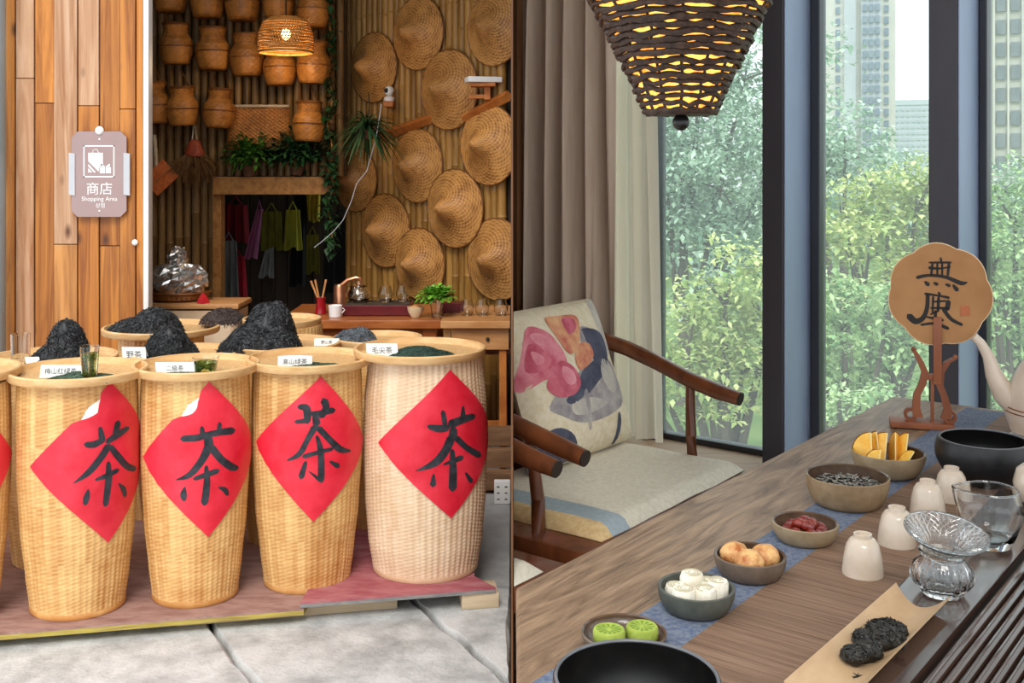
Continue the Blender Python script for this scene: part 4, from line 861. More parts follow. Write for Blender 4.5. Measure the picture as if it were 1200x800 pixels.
for k, (dx, dy, r) in enumerate(((-.023, .004, .0135), (-.018, -.018, .0140), (-.002, .020, .0140), (.016, .018, .0125), (.007, -.017, .0135), (.025, -.003, .0125))):
    t = thing('white_pastry', 'white moulded pastry in the green grey bowl', 'pastry', b1+V(dx, dy, .0075), 0, 'white pastries in the green grey bowl'); hh = .021+.004*(k % 3)
    MB().lathe([(.0001, 0), (r*.95, 0), (r, .004), (r, hh-.004), (r*.9, hh), (.0001, hh+.001)], 30, mod=lambda t_, i, z: .0006*cos(t_*10) if 0 < i < 4 else 0).build('pastry_body', wp, t)
    for q in range(3):
        f = MB(); pts = []; rr = r*(.28+.24*q)
        for j in range(16): a = k+q*1.1+j/15*4.4; pts.append(V(cos(a)*rr, sin(a)*rr, hh+.0008))
        f.tube(pts, .0007, 5).build('swirl_groove', wp2, t)
gp = mat('golden_pastry', (170, 96, 44), (226, 178, 116), (60, 60, 60), 5, .5, .35, (140, 140, 140), lo=.36, hi=.6)
for k, (dx, dy) in enumerate(((-.018, .009), (.0195, .001), (-.005, -.019))):
    tag(MB().ball((0, 0, .015), (.0190, .0182, .0165), 30, 18, lambda q: 1+.05*ns(q.x*3+k, q.y*3, q.z*3)+.015*ns(q.x*12, q.y*12, q.z*12+k)).build('golden_pastry', gp, loc=b2+V(dx, dy, .0085)), 'golden round baked pastry in the brown bowl', 'pastry', 'golden pastries in the brown bowl')
dt = mat('red_date', (96, 20, 16), (140, 44, 28), (60, 60, 60), 4, .28, .5, (150, 150, 150), coat=.4)
for k in range(11):
    a = 2*PI*k/7+.3; r = .024 if k < 7 else .009; z = .0155 if k < 7 else .0235; a = a if k < 7 else 2*PI*k/4
    tag(MB().ball((0, 0, 0), (.0125, .0085, .0080), 22, 14, lambda q: 1+.09*ns(q.x*2.5+k, q.y*7, q.z*7)).build('red_date', dt, loc=b3+V(cos(a)*r, sin(a)*r, z), rot=(random.uniform(-.3, .3), random.uniform(-.3, .3), random.uniform(0, 3))), 'wrinkled red date in the tan rimmed bowl', 'date', 'red dates in the bowl')
sd = mat('sunflower_seed', (24, 21, 19), (170, 162, 150), (260, 60, 60), 3, .45, attr=.6, lo=.62, hi=1.15)
f = MB(); f.a = []; f.lathe([(.0001, .032), (.03, .030), (.052, .026), (.050, .008), (.0001, .006)], 30); f.a += [0]*len(f.v)
for k in range(300):
    a, r = random.uniform(0, 6.28), .05*math.sqrt(random.random()); z = .034-.9*(r-.02)**2*4*(r > .02)+random.uniform(-.002, .003)
    n0 = len(f.v); e = V(cos(random.uniform(0, 6.28)), sin(random.uniform(0, 6.28)), random.uniform(-.25, .35)).normalized(); s_ = e.cross(V(0, 0, 1)).normalized(); p = V(cos(a)*r, sin(a)*r, z); L_, w_ = .0085, .0034
    u_ = s_.cross(e); f.v += [p-e*L_, p-e*L_*.1+s_*w_, p+e*L_, p-e*L_*.1-s_*w_, p+u_*.0013, p-u_*.0013]; f.f += [(n0+i, n0+(i+1) % 4, n0+4) for i in range(4)]+[(n0+(i+1) % 4, n0+i, n0+5) for i in range(4)]; q = random.random(); f.a += [q*.5, q, q*.5, q, 1-q, 1-q]
tag(f.build('sunflower_seeds', sd, loc=b4, ang=20), 'striped sunflower seeds filling the wide brown bowl', 'seeds', None, 'stuff')
opeel = mat('orange_peel', (226, 140, 24), (240, 164, 44), (120, 120, 120), 3, .4, .3, (300, 300, 300)); oflesh = mat('orange_flesh', (244, 176, 50), (250, 200, 90), (80, 80, 80), 4, .35, .3, (200, 200, 60), sss=.2); opith = mat('orange_pith', (250, 226, 160), rough=.6)
for k, (dx, dy, rz, tl) in enumerate(((-.026, .008, .3, .15), (-.012, .014, -.25, -.1), (-.002, .008, .15, .25), (.016, .010, -.7, -.1), (.032, .004, -.4, .1), (-.022, -.018, .5, .5), (.026, -.02, -.5, .5))):
    t = thing('orange_wedge', 'orange wedge standing in the tan bowl', 'orange', b5+V(dx, dy, .006), rz, 'orange wedges in the tan bowl'); R_ = .033 if k < 5 else .022
    M = Matrix.Rotation(tl, 4, 'Y') @ Matrix.Rotation(-.25, 4, 'X') @ Matrix.Rotation(PI*.62, 4, 'Z')
    A_ = .75
    f1 = MB().grid(lambda u, v: V(R_*sin(PI*v)*cos((u-.5)*A_), R_*sin(PI*v)*sin((u-.5)*A_), -R_*cos(PI*v)), 8, 16); f1.xf(Matrix.Translation((0, 0, R_*.98)) @ M).build('peel', opeel, t)
    for s_ in (-.5, .5):
        f2 = MB().grid(lambda u, v: V(u*.95*R_*sin(PI*v)*cos(s_*A_), u*.95*R_*sin(PI*v)*sin(s_*A_), -R_*.95*cos(PI*v)*1), 6, 16); f2.xf(Matrix.Translation((0, 0, R_*.98)) @ M).build('flesh', oflesh, t)
    MB().tube([Matrix.Translation((0, 0, R_*.98)) @ M @ V(0, 0, z) for z in (-R_*.93, 0, R_*.93)], .0011, 5).build('pith_line', opith, t)
# cups
cup_m = mat('cream_porcelain', (202, 184, 164), (212, 196, 178), (30, 30, 30), 3, .22, coat=.5, sss=.05)
for k, (px, py) in enumerate(((1011, 674), (1051, 639), (1087, 604), (1115, 587))):
    t = thing('tea_cup', ['upturned cream teacup beside the date bowl, nearest the tea scoop', 'upturned cream teacup half behind the glass strainer', 'upturned cream teacup in front of the orange bowl', 'upturned cream teacup against the rounded black bowl'][k], 'cup', on_t(px, py, TZ_, RZ), 0, 'upturned cream teacups on the runner')
    R_ = .0262; MB().lathe([(R_-.0018, .0), (R_, 0), (R_*1.0, .004), (R_*.92, .022), (R_*.78, .038), (R_*.6, .045), (R_*.44, .0470), (R_*.44, .0475)], 40, cap=False).build('cup_body', cup_m, t)
    MB().lathe([(R_*.45, .047), (R_*.44, .0515), (R_*.36, .0515), (R_*.34, .048), (.0001, .0478)], 36, cap=False).build('foot_ring', cup_m, t)
# glass pitcher
c = on_t(1160, 638, YZ, YZ); t = thing('glass_pitcher', 'clear glass serving pitcher with a dark wooden handle on the tea tray', 'pitcher', c)
def spout(t_, i, z): return .012*max(0, cos(t_-2.9))**14*max(0, (z-.045)/.03)
outp = [(.0001, 0), (.026, 0), (.028, .003), (.033, .014), (.0395, .034), (.0415, .048), (.0395, .062), (.0365, .074)]; inp = [(.0345, .0752), (.0375, .062), (.0393, .048), (.0373, .034), (.0308, .016), (.025, .010), (.0001, .009)]
MB().lathe(outp+inp, 48, mod=spout).build('glass_body', glass, t)
MB().tube([V((.0356+spout(a, 0, .0745))*cos(a), (.0356+spout(a, 0, .0745))*sin(a), .0748) for a in [2*PI*q/60 for q in range(60)]], .0013, 6, closed=True).build('rim', glass, t)
MB().tube([V(.038, 0, .045), V(.052, -.006, .045), V(.085, -.012, .047)], [.006, .007, .0065], 12).build('wooden_handle', darkw, t)
# strainer and vase
c = on_t(1104, 695, YZ, YZ); t = thing('strainer_stand', 'ribbed clear glass stand under the strainer on the tea tray', 'glass stand', c)
MB().lathe([(.0001, 0), (.022, 0), (.026, .004), (.0345, .016), (.036, .024), (.033, .034), (.026, .041), (.0245, .046), (.027, .051), (.0245, .0515), (.0225, .046), (.024, .041), (.030, .033), (.0325, .024), (.030, .015), (.020, .007), (.0001, .006)], 96, mod=lambda t_, i, z: .0011*cos(t_*22) if .005 < z < .04 and i < 7 else 0).build('ribbed_body', glass, t)
t = thing('glass_strainer', 'wide patterned clear glass tea strainer resting on the ribbed stand', 'strainer', c+V(.002, 0, .0525), 0); t.rotation_euler = (.20, .06, 0)
frost = mat('etched_glass', (248, 250, 250), rough=.05, trans=.95, ior=1.42)
MB().lathe([(.0235, 0), (.026, .004), (.036, .012), (.0465, .021), (.0475, .0225), (.0465, .0235), (.035, .0145), (.0245, .0065), (.0215, .001), (.021, -.008), (.0225, -.008)], 120, mod=lambda t_, i, z: .0006*cos(t_*30) if 0 < i < 8 else 0, close=True).build('strainer_bowl', frost, t)
mb = MB()
for s_ in (-1, 1):
    for k in range(30):
        a = 2*PI*k/30; mb.tube([V(r*cos(a+s_*j*.16), r*sin(a+s_*j*.16), z) for j, (r, z) in enumerate(((.0255, .0085), (.030, .0120), (.035, .0158), (.040, .0196), (.0445, .0230)))], .0006, 4)
mb.build('diamond_cuts', frost, t)
MB().tube([V(.0472*cos(a), .0472*sin(a), .0228) for a in [2*PI*q/60 for q in range(60)]], .0013, 6, closed=True).build('rim', glass, t)
# scoop with tea
cA, cB, cC = G(1048, 694, YZ+.010), G(1107, 715, YZ+.010), G(944, 787, YZ+.010)
cA.z = cB.z = cC.z = YZ; ln = (cC-cA); wv = (cB-cA); wv = (wv-ln*(wv.dot(ln)/ln.length_squared)); ln = ln.normalized()*(ln.length+.05); bsc = mat('bamboo_scoop', (176, 144, 108), (196, 166, 130), (8, 8, 30), 4, .45)
def sc(u, v, h=0): q = 2*u-1; pinch = 1-.08*(v < .03); return cA+ln*(v-.035*(1-q*q)*(1-v)*0)+wv*(.5+.5*q)+V(0, 0, .003+.017*q*q+h)+ln.normalized()*(-.012*abs(q)**1.5*(1-v)+.006*(1-v))
f = MB().sheet(lambda u, v: sc(u, v), 16, 20, .0025, (0, 0, -1)); tag(f.build('tea_scoop', bsc), 'trough shaped bamboo tea scoop lying on the tea tray', 'scoop')
f = MB(); f.a = []
cl_ = sc(.5, .42)
for j, (px, py, s_) in enumerate(((1002, 769, 1.0), (1016, 765, 1.1), (1015, 750, 1.0), (1030, 752, 1.1), (1030, 738, .95), (1046, 741, 1.1), (1048, 753, .9), (1040, 735, .8))):
    p = G(px, py, YZ+.012); p.z = YZ+.0135; n0 = len(f.v); f.ball(p, (.0140*s_, .0115*s_, .0090*s_), 22, 14, lambda q: 1+.3*ns(q.x*2.5+j*3, q.y*2.5, q.z*2.5)); f.a += [random.random()*.5 for _ in range(len(f.v)-n0)]
    for k in range(90):
        q = V(random.gauss(0, 1), random.gauss(0, 1), abs(random.gauss(0, .9))).normalized(); n0 = len(f.v); sliver(f, p+V(q.x*.0138, q.y*.0113, q.z*.009)*s_, q.cross(V(random.gauss(0, 1), random.gauss(0, 1), random.gauss(0, 1)))+q*.12, random.uniform(.007, .012), .0012, random.uniform(-.2, .5)); f.a += [random.random()]*(len(f.v)-n0)
p = G(1005, 791, YZ+.006); 
for k in range(4): n0 = len(f.v); sliver(f, V(p.x, p.y, YZ+.005), V(random.gauss(0, 1), random.gauss(0, 1), .2), .011, .0011); f.a += [.2]*(len(f.v)-n0)
tag(f.build('tea_leaves', mat('dark_wet_tea', (16, 15, 14), (50, 46, 40), (160, 160, 160), 3, .5, attr=.5, lo=.45, hi=1.1)), 'clump of twisted black tea leaves on the bamboo scoop', 'tea', None, 'stuff')
# fan and stand
Yf = 2.15; fc = P(1101, 345, Yf); frz = -.30; kf = Yf/F
kraft = mat('kraft_fan', (156, 108, 64), (170, 122, 76), (10, 10, 10), 3, .7, .05); redw = mat('rosewood', (124, 68, 42), (150, 88, 56), (20, 20, 6), 4, .5); pale = mat('pale_edge', (224, 196, 156), rough=.6)
t = thing('round_fan', 'kraft paper lobed fan with two brush written characters standing in a stand', 'fan', fc, frz)
pl2 = []
for k in range(160):
    a = 2*PI*k/160; r = (54.5+2.6*abs(cos(a*3.5+.4))*1.4-1.4); pl2.append((r*cos(a)*1.01*kf, r*sin(a)*1.06*kf))
MB().prism(pl2, lambda x, y, h: V(x, -h, y), -.0015, .0015).build('fan_leaf', kraft, t, ang=60); MB().tube([V(x*1.002, 0, y*1.002) for x, y in pl2], .0016, 5, closed=True).build('edge_binding', pale, t)
def fm(x, y, h): return V((1040+x/6.667-1101)*kf, -.0022-h, (345-280-y/6.667)*kf)
q = MB()
for s_ in ([(415, 145, 12), (420, 190, 14)], [(330, 185, 12), (490, 180, 14)], [(330, 225, 22), (400, 230, 12), (485, 215, 10)], [(355, 190, 14), (345, 290, 14)], [(390, 185, 12), (390, 285, 12)], [(425, 185, 12), (425, 285, 12)], [(475, 185, 16), (465, 285, 14)], [(240, 305, 22), (330, 285, 18), (450, 295, 20), (560, 338, 26), (605, 330, 8)],
           [(300, 335, 15), (325, 360, 28)], [(365, 340, 12), (390, 355, 24)], [(450, 350, 12), (480, 362, 22)], [(505, 355, 15), (535, 395, 28)], [(400, 415, 14), (410, 440, 14)], [(300, 430, 18), (390, 440, 12), (475, 455, 18)], [(320, 435, 22), (315, 540, 24), (285, 620, 28), (230, 648, 36), (180, 605, 40)], [(360, 450, 14), (355, 580, 12)], [(400, 450, 16), (395, 560, 18)],
           [(365, 490, 12), (455, 480, 12)], [(470, 480, 28), (462, 550, 26)], [(340, 540, 12), (470, 535, 14)], [(430, 540, 22), (490, 620, 22), (570, 662, 18)], [(310, 610, 12), (430, 632, 20)], [(378, 560, 18), (370, 680, 18)], [(270, 675, 14), (370, 660, 16), (470, 695, 22)], [(340, 590, 10), (400, 560, 12)]): stroke(q, [(x, y, w*1.3) for x, y, w in s_], fm)
q.build('brush_characters', mat('black_ink', (26, 20, 18), rough=.6), t)
q = MB().prism([(560, 515), (622, 510), (626, 590), (556, 592)], fm, 0, .0003); q.build('red_seal', mat('faded_seal', (176, 104, 66), (172, 92, 56), (200, 200, 200), 3, .7), t, smooth=False)
MB().box((-.004, -.004, -.058-.055), (.0155, .006, .135), bev=.001).build('handle', redw, t)
sb = P(1082, 500, 2.15); zt_ = RZ-.0022; t = thing('fan_stand', 'reddish wooden cut-out stand holding the round fan on the oak table', 'stand', V(sb.x, 2.165, TZ_+.0022), frz)
MB().box((.002, 0, .006), (.122, .05, .012), bev=.002).build('base_board', redw, t); 
sx = lambda px: (px-1082)*kf; sz = lambda py: (496-py)*kf
for side, pts in ((0, [(1075, 411, 5), (1081, 422, 7), (1087, 436, 8), (1084, 450, 8), (1078, 463, 8), (1077, 478, 9), (1080, 492, 12)]), (1, [(1119, 418, 5), (1111, 423, 7), (1104, 435, 8), (1103, 450, 8), (1108, 463, 8), (1112, 478, 9), (1109, 492, 12)])):
    f = MB(); L_, R_ = [], []
    for i in range(len(pts)-1):
        for s_ in range(5):
            a = s_/5; x = pts[i][0]+(pts[i+1][0]-pts[i][0])*a; y = pts[i][1]+(pts[i+1][1]-pts[i][1])*a; w = pts[i][2]+(pts[i+1][2]-pts[i][2])*a; L_.append((sx(x-w/2), sz(y))); R_.append((sx(x+w/2), sz(y)))
    f.prism(L_+R_[::-1], lambda x, y, h: V(x, -h, y+.008), -.008, .008).build('curved_arm', redw, t); 
    xx = 1071 if side == 0 else 1114
    MB().lathe([(.007, -.007), (.0135, -.007), (.0135, .007), (.007, .007)], 24, close=True).xf(Matrix.Translation((sx(xx), 0, .012+.0125)) @ Matrix.Rotation(PI/2, 4, 'X')).build('ring_foot', redw, t)
    MB().ball((sx(pts[0][0])+(-.001 if side == 0 else .002), 0, sz(pts[0][1])+.010), .0052, 12, 8).build('arm_tip', redw, t)
MB().box((sx(1095), 0, sz(441)+.008), (.03, .014, .012), bev=.002).build('cross_piece', redw, t); MB().box((sx(1095), 0, .058), (.006, .012, .094), bev=.001).build('centre_bar', redw, t)
# kettle and teapot
ket = mat('warm_white_ceramic', (206, 186, 166), (216, 198, 180), (20, 20, 20), 3, .3, coat=.3)
c = V(1.055, 2.07, RZ); t = thing('white_kettle', 'tall pale ceramic kettle with a long curved spout by the window', 'kettle', c)
MB().lathe([(.0001, 0), (.060, 0), (.082, .012), (.092, .05), (.086, .095), (.066, .135), (.047, .165), (.044, .20), (.050, .225), (.046, .225), (.04, .20), (.0001, .19)], 48).build('kettle_body', ket, t)
for z in (.052, .060): MB().tube([V(.0925*cos(a)*(1 if z < .06 else .995), .0925*sin(a)*(1 if z < .06 else .995), z) for a in [2*PI*q/48 for q in range(48)]], .0012, 5, closed=True).build('brown_band', redw, t)
sd_ = V(-.93, .20, 0).normalized(); pth = [(.07, .06, .025), (.095, .085, .022), (.112, .12, .016), (.122, .155, .011), (.136, .18, .009), (.149, .193, .008)]
MB().tube([sd_*a+V(0, 0, z) for a, z, r in pth], [r for a, z, r in pth], 16).build('spout', ket, t)
MB().tube([-sd_*.045+V(0, 0, .20), -sd_*.12+V(0, 0, .19), -sd_*.13+V(0, 0, .11), -sd_*.085+V(0, 0, .07)], .008, 10).build('handle', ket, t)
c = TW(.715, .470, YZ); c = V(.798, 1.600, YZ); t = thing('small_teapot', 'small cream teapot with a stub spout on the far end of the tea tray', 'teapot', c)
MB().lathe([(.0001, 0), (.026, 0), (.038, .012), (.043, .032), (.038, .052), (.026, .062), (.0001, .063)], 40).build('pot_body', cup_m, t); MB().lathe([(.026, .0615), (.024, .068), (.008, .072), (.010, .082), (.0001, .085)], 28).build('lid', cup_m, t)
s2 = V(-.55, -.83, 0).normalized(); MB().tube([s2*.034+V(0, 0, .028), s2*.052+V(0, 0, .042), s2*.062+V(0, 0, .052)], [.011, .007, .006], 12).build('spout', cup_m, t)
MB().tube([-s2*.036+V(0, 0, .05), -s2*.065+V(0, 0, .05), -s2*.066+V(0, 0, .02), -s2*.04+V(0, 0, .018)], .005, 8).build('handle', cup_m, t)
tag(MB().sheet(lambda u, v: TW(1.16+.13*u, .30+.10*v, RZ+.0012+.0015*sin(u*7+v*5)), 10, 8, .001, (0, 0, -1)).build('white_cloth', white_p), 'folded white cloth lying beside the kettle', 'cloth')
# ---------------- tea room shell, window, curtains ----------------
WP = V(.881, 2.465, 0)+tu*.30
def wt(px, s):
    k = (px-600)/F; q = WP+tu*s; return (k*q.y-q.x)/(td.x-k*td.y)
def WW(t, s, z=0): return WP+tu*s+td*t+V(0, 0, z)
def wbox(name, root, t0, t1, s0, s1, z0, z1, m, bev=.003, **k):
    M = Matrix.Rotation(math.atan2(td.y, td.x), 3, 'Z'); c = WW((t0+t1)/2, (s0+s1)/2, (z0+z1)/2)
    return MB().box(c, (t1-t0, s1-s0, z1-z0), M, bev).build(name, m, root, smooth=False, **k)
alu = mat('grey_aluminium', (60, 57, 62), (68, 65, 70), (6, 6, 2), 3, .42, metal=.25); alu_d = mat('dark_frame', (40, 42, 48), (48, 50, 56), (6, 6, 2), 3, .35); alu_skylit = mat('skylit_column_side', (136, 150, 178), (146, 160, 186), (6, 6, 2), 3, .4, metal=.2)  # last one: column metal with sky light painted in as paler blue
plaster = mat('plaster', (214, 206, 194), (222, 214, 204), (4, 4, 4), 4, .9); sillm = mat('pale_wood_sill', (176, 150, 124), (196, 172, 146), (4, 30, 30), 5, .6)
GS = .205; ZS = .435; ZT = 2.5
pane = pane_mat('window_glass', (243, 247, 246), .05, .10)
mul = [(893, 918, 955, 965), (1088, 1122, 1150, 1160)]; edges = []
for i, (a, b, c_, d_) in enumerate(mul):
    r = sroot('trim_%d' % (i+2), ['dark window column beside the first pane', 'dark window column behind the round fan'][i])
    t0, t1 = wt(a, 0), wt(b, 0); wbox('column', r, t0, t1, .0, GS, 0, ZT, alu); wbox('skylit_side', r, t1+.0005, t1+.004, .004, GS, ZS, ZT, alu_skylit, .001); tf = wt(d_, GS)  # thin strip on the column's side carries the painted window light
    wbox('frame_bar', r, t1+.005, max(tf, t1+.02), GS-.03, GS+.02, ZS, ZT, alu_d); edges.append((t0, max(tf, t1+.02)))
tl0, tl1 = wt(762, GS), wt(777, GS); t3 = edges[1][1]+.62
opens = [(tl1, edges[0][0]), (edges[0][1], edges[1][0]), (edges[1][1], t3)]
for i, (a, b) in enumerate(opens):
    r = sroot('window_%d' % (i+1), ['window pane beside the white sheer curtain', 'window pane between the two dark columns', 'window pane behind the tall kettle'][i])
    wbox('glass_pane', r, a-.005, b+.03, GS-.004, GS+.004, ZS, ZT, pane, 0); wbox('bottom_frame', r, a, b, GS-.02, GS+.02, ZS, ZS+.018, alu_d)
    if i == 0: wbox('side_frame', r, tl0, tl1, GS-.05, GS+.02, ZS, ZT, alu_d); wbox('glass_pane', r, wt(668, GS), tl0, GS-.004, GS+.004, ZS, ZT, pane, 0)
r = sroot('wall_window', 'low wall and sill under the tea room window'); ts = wt(604, 0)
wbox('sill_board', r, ts, t3, -.02, GS+.06, ZS-.03, ZS-.001, sillm, clip=1); wbox('parapet', r, ts, t3, .0, GS+.08, 0, ZS-.031, plaster, clip=1); wbox('head', r, ts, t3+.4, 0, GS+.08, ZT, 2.75, plaster, clip=1)
wbox('side_wall', r, ts-.02, wt(668, GS), GS-.02, GS+.08, 0, ZT, mat('brown_panel', (88, 60, 40), (110, 78, 54), (2, 6, 1), 4, .5), clip=1); wbox('end_wall', r, t3, t3+.5, 0, GS+.08, 0, ZT, plaster)
ce = MB().prism([(.004, -.2), (2.7, -.2), (2.7, 1.55), (.004, 3.62)], lambda x, y, h: V(x, y, h), 2.56, 2.62).build('ceiling_tea_room', plaster, smooth=False); struct(ce, 'white plaster ceiling of the tea room')
tr = wbox('trim_wood', None, ts+.001, wt(613, 0), -.03, .0, 0, 2.5, mat('brown_trim', (92, 58, 34), (116, 78, 48), (20, 20, 2), 4, .5), clip=1); struct(tr, 'brown wooden trim beside the long drape')
# curtains
dr = mat('taupe_drape', (196, 174, 154), (208, 188, 168), (60, 60, 4), 3, .85, .1, (200, 200, 30), sheen=.3); lining = mat('cream_lining', (220, 204, 172), (230, 216, 188), (40, 40, 4), 3, .8)
c0, c1 = wt(612, .03), wt(722, .03)
def drape(t0, t1, s, nf, amp, ztop, zbot, spread=0, ph=0):
    def f(u, v):
        z = ztop+(zbot-ztop)*v; e = .5+.5*min(1, v*2.2); w = u+.012*sin(u*19+v*3)
        t = t0+(t1-t0)*w+spread*v*(u-.15); sk = sin(2*PI*nf*(u+.05*v*sin(u*5))+ph)
        return WW(t, s-.012+amp*e*(sk+.35*sin(4*PI*nf*u+1.7+v*2)), z)
    return f
t = thing('window_drape', 'long taupe drape gathered beside the window', 'curtain', WW(c0, -.02, 0)); o = -WW(c0, -.02, 0)
f = MB().sheet(lambda u, v: V(*drape(c0, c1, .035, 5, .030, 2.48, .02, .02)(u, v))+o, 110, 30, .003, (-tu.x, -tu.y, 0)); f.build('drape_fabric', dr, t)
f = MB()
for k in range(6):
    a = c0+(c1-c0)*(k+.5)/6; f.box(WW(a, -.01, 2.42)+o, (.012, .004, .07), Matrix.Rotation(math.atan2(td.y, td.x), 3, 'Z'))
    
f.build('pleat_tabs', dr, t, smooth=False)
MB().tube([WW(c0, .035, 2.487)+o, WW(wt(790, 0), .035, 2.487)+o], .011, 10).build('curtain_rail', alu_d, t)
sh = bpy.data.materials.new('sheer_voile'); sh.use_nodes = True; T_ = sh.node_tree; N_ = T_.nodes; L_ = T_.links; N_.clear()
oo = N_.new('ShaderNodeOutputMaterial'); a_ = N_.new('ShaderNodeBsdfDiffuse'); a_.inputs[0].default_value = lin((248, 240, 226)); b_ = N_.new('ShaderNodeBsdfTranslucent'); b_.inputs[0].default_value = lin((255, 244, 226)); tr_ = N_.new('ShaderNodeBsdfTransparent')
m1 = N_.new('ShaderNodeMixShader'); m1.inputs[0].default_value = .6; L_.new(a_.outputs[0], m1.inputs[1]); L_.new(b_.outputs[0], m1.inputs[2]); m2 = N_.new('ShaderNodeMixShader'); m2.inputs[0].default_value = .05; L_.new(m1.outputs[0], m2.inputs[1]); L_.new(tr_.outputs[0], m2.inputs[2]); L_.new(m2.outputs[0], oo.inputs[0])
s0, s1 = wt(700, .10), wt(757, .10); q0 = WW(s0, .03, 0)
t = thing('sheer_curtain', 'white sheer curtain hanging between the taupe drape and the glass', 'curtain', q0)
MB().grid(lambda u, v: drape(s0, s1, .115, 4, .018, 2.48, ZS+.012, .075, 1)(u, v)-q0, 70, 24).build('sheer_fabric', sh, t)
# ---------------- chairs ----------------
C0 = V(.282, 2.6915, 0)
rose = mat('dark_rosewood', (84, 44, 24), (122, 68, 38), (14, 14, 5), 5, .28, coat=.35); rcap = mat('end_grain', (44, 32, 26), rough=.5)
def chair(lab, sh):
    O = C0+tu*sh; CX = lambda x, y, z: O+tu*x+td*y+V(0, 0, z); M = Matrix.Rotation(TROT, 3, 'Z')
    t = thing('round_back_armchair', lab, 'chair', (0, 0, 0), 0, 'round back armchairs behind the table')
    def bx_(n, c, d, bev=.006): MB().box(CX(*c), d, M, bev).build(n, rose, t, clip=1)
    bx_('seat_frame', (-.012, -.10, .452), (.79, .53, .045), .010); 
    for x in (-.34, .34):
        for y in (-.33, .13): bx_('leg', (x, y, .2145), (.036, .036, .429), .008)
    bx_('front_stretcher', (0, .13, .09), (.64, .03, .04)); 
    for x in (-.34, .34): bx_('side_stretcher', (x, -.10, .12), (.028, .42, .03))
    half = [(.375, .135, .668), (.372, .07, .680), (.374, -.02, .702), (.388, -.13, .735), (.402, -.24, .762), (.392, -.34, .785), (.345, -.42, .81), (.25, -.475, .835), (.12, -.50, .85), (0, -.505, .855)]
    for s_ in (1, -1): MB().tube([CX(s_*x, y, z) for x, y, z in half], [.019]+[.0225]*(len(half)-1), 14).build('arm_rail', rose, t, clip=1)
    for s_ in (1, -1):
        MB().tube([CX(s_*.375, .134, .668), CX(s_*.375, .139, .667)], .0186, 14).build('rail_end_cap', rcap, t, clip=1)
        MB().tube([CX(s_*.36, .0, .470), CX(s_*.357, -.004, .55), CX(s_*.366, -.01, .63), CX(s_*.374, -.015, .70)], [.017, .016, .014, .013], 10).build('arm_post', rose, t, clip=1)
        MB().tube([CX(s_*.35, -.33, .470), CX(s_*.37, -.34, .63), CX(s_*.39, -.345, .785)], [.016, .015, .013], 10).build('back_post', rose, t, clip=1)
    q = MB().sheet(lambda u, v: CX((u-.5)*.15, -.33-.17*v-.02*sin(v*6), .475+.37*v), 4, 12, .012, (-td.x, -td.y, 0)); q.build('back_splat', rose, t, clip=1)
chair('dark rosewood round back armchair with the lotus cushion, facing the table', 0); chair('neighbouring rosewood armchair of which only one arm end and seat corner show', -.855)
pad_c = mat('cream_linen', (206, 198, 180), (222, 214, 196), (90, 90, 90), 4, .85, .2, (300, 300, 300)); pad_b = mat('blue_grey_linen', (148, 162, 170), (162, 174, 180), (90, 90, 90), 3, .85, .2, (300, 300, 300)); pad_y = mat('straw_linen', (200, 168, 118), (216, 188, 140), (90, 90, 90), 3, .85)
def pad(lab, sh):
    O = C0+tu*sh; t = thing('seat_pad', lab, 'cushion', (0, 0, 0), 0, 'linen seat pads on the armchairs')
    def seg(n, x0, x1, m, y0=-.31, y1=.15):
        def f(u, v):
            x = x0+(x1-x0)*u; y = y0+(y1-y0)*v; e = min(1, (x+.33)/.03, (.37-x)/.03, (y+.31)/.03, (.15-y)/.03); e = max(e, 0)**.5
            return O+tu*x+td*y+V(0, 0, .4762+.026*e+.004*ns(x*7, y*7, sh))
        k = MB().grid(f, 26, 30); k.grid(lambda u, v: (lambda p: V(p.x, p.y, .4755))(f(u, v)), 2, 2); k.build(n, m, t, clip=1)
    seg('edge_band', -.33, -.285, pad_y, -.31, .15); seg('blue_stripe', -.285, -.21, pad_b); seg('linen_face', -.21, .37, pad_c)
pad('cream linen seat pad with a blue stripe under the lotus cushion', 0); pad('seat pad corner on the neighbouring armchair', -.855-.06)
# lotus cushion
cu = mat('cushion_linen', (216, 200, 168), (230, 218, 194), (60, 60, 60), 4, .85, .2, (300, 300, 300))
def pf(s, t_, h=0, back=False):
    x = -.10+.486*s; y = -.36+.15*t_; z = .903-.397*t_; puff = .065*max(0, (1-(2*s-1)**4)*(1-(2*t_-1)**4))**.55; pin = .02*((2*s-1)**2)*((2*t_-1)**2)
    x += -.02*(2*s-1)*(1-(2*t_-1)**2); n = td*.93+V(0, 0, .36)
    return C0+tu*x+td*(y+.0)+V(0, 0, z)+n*((puff if not back else -puff)+h)
t = thing('lotus_cushion', 'cream cushion printed with pink lotus and ink leaves, leaning in the armchair', 'cushion', (0, 0, 0))
MB().grid(lambda u, v: pf(u, v), 30, 30).grid(lambda u, v: pf(u, v, 0, True), 20, 20).build('cover', cu, t, clip=1)
def st_of(px, py):
    x, y = px-692, py-350; ax, ay, bx, by = 117, -38, 50, 167; D = ax*by-ay*bx; return 1+(x*by-y*bx)/D, (ax*y-ay*x)/D
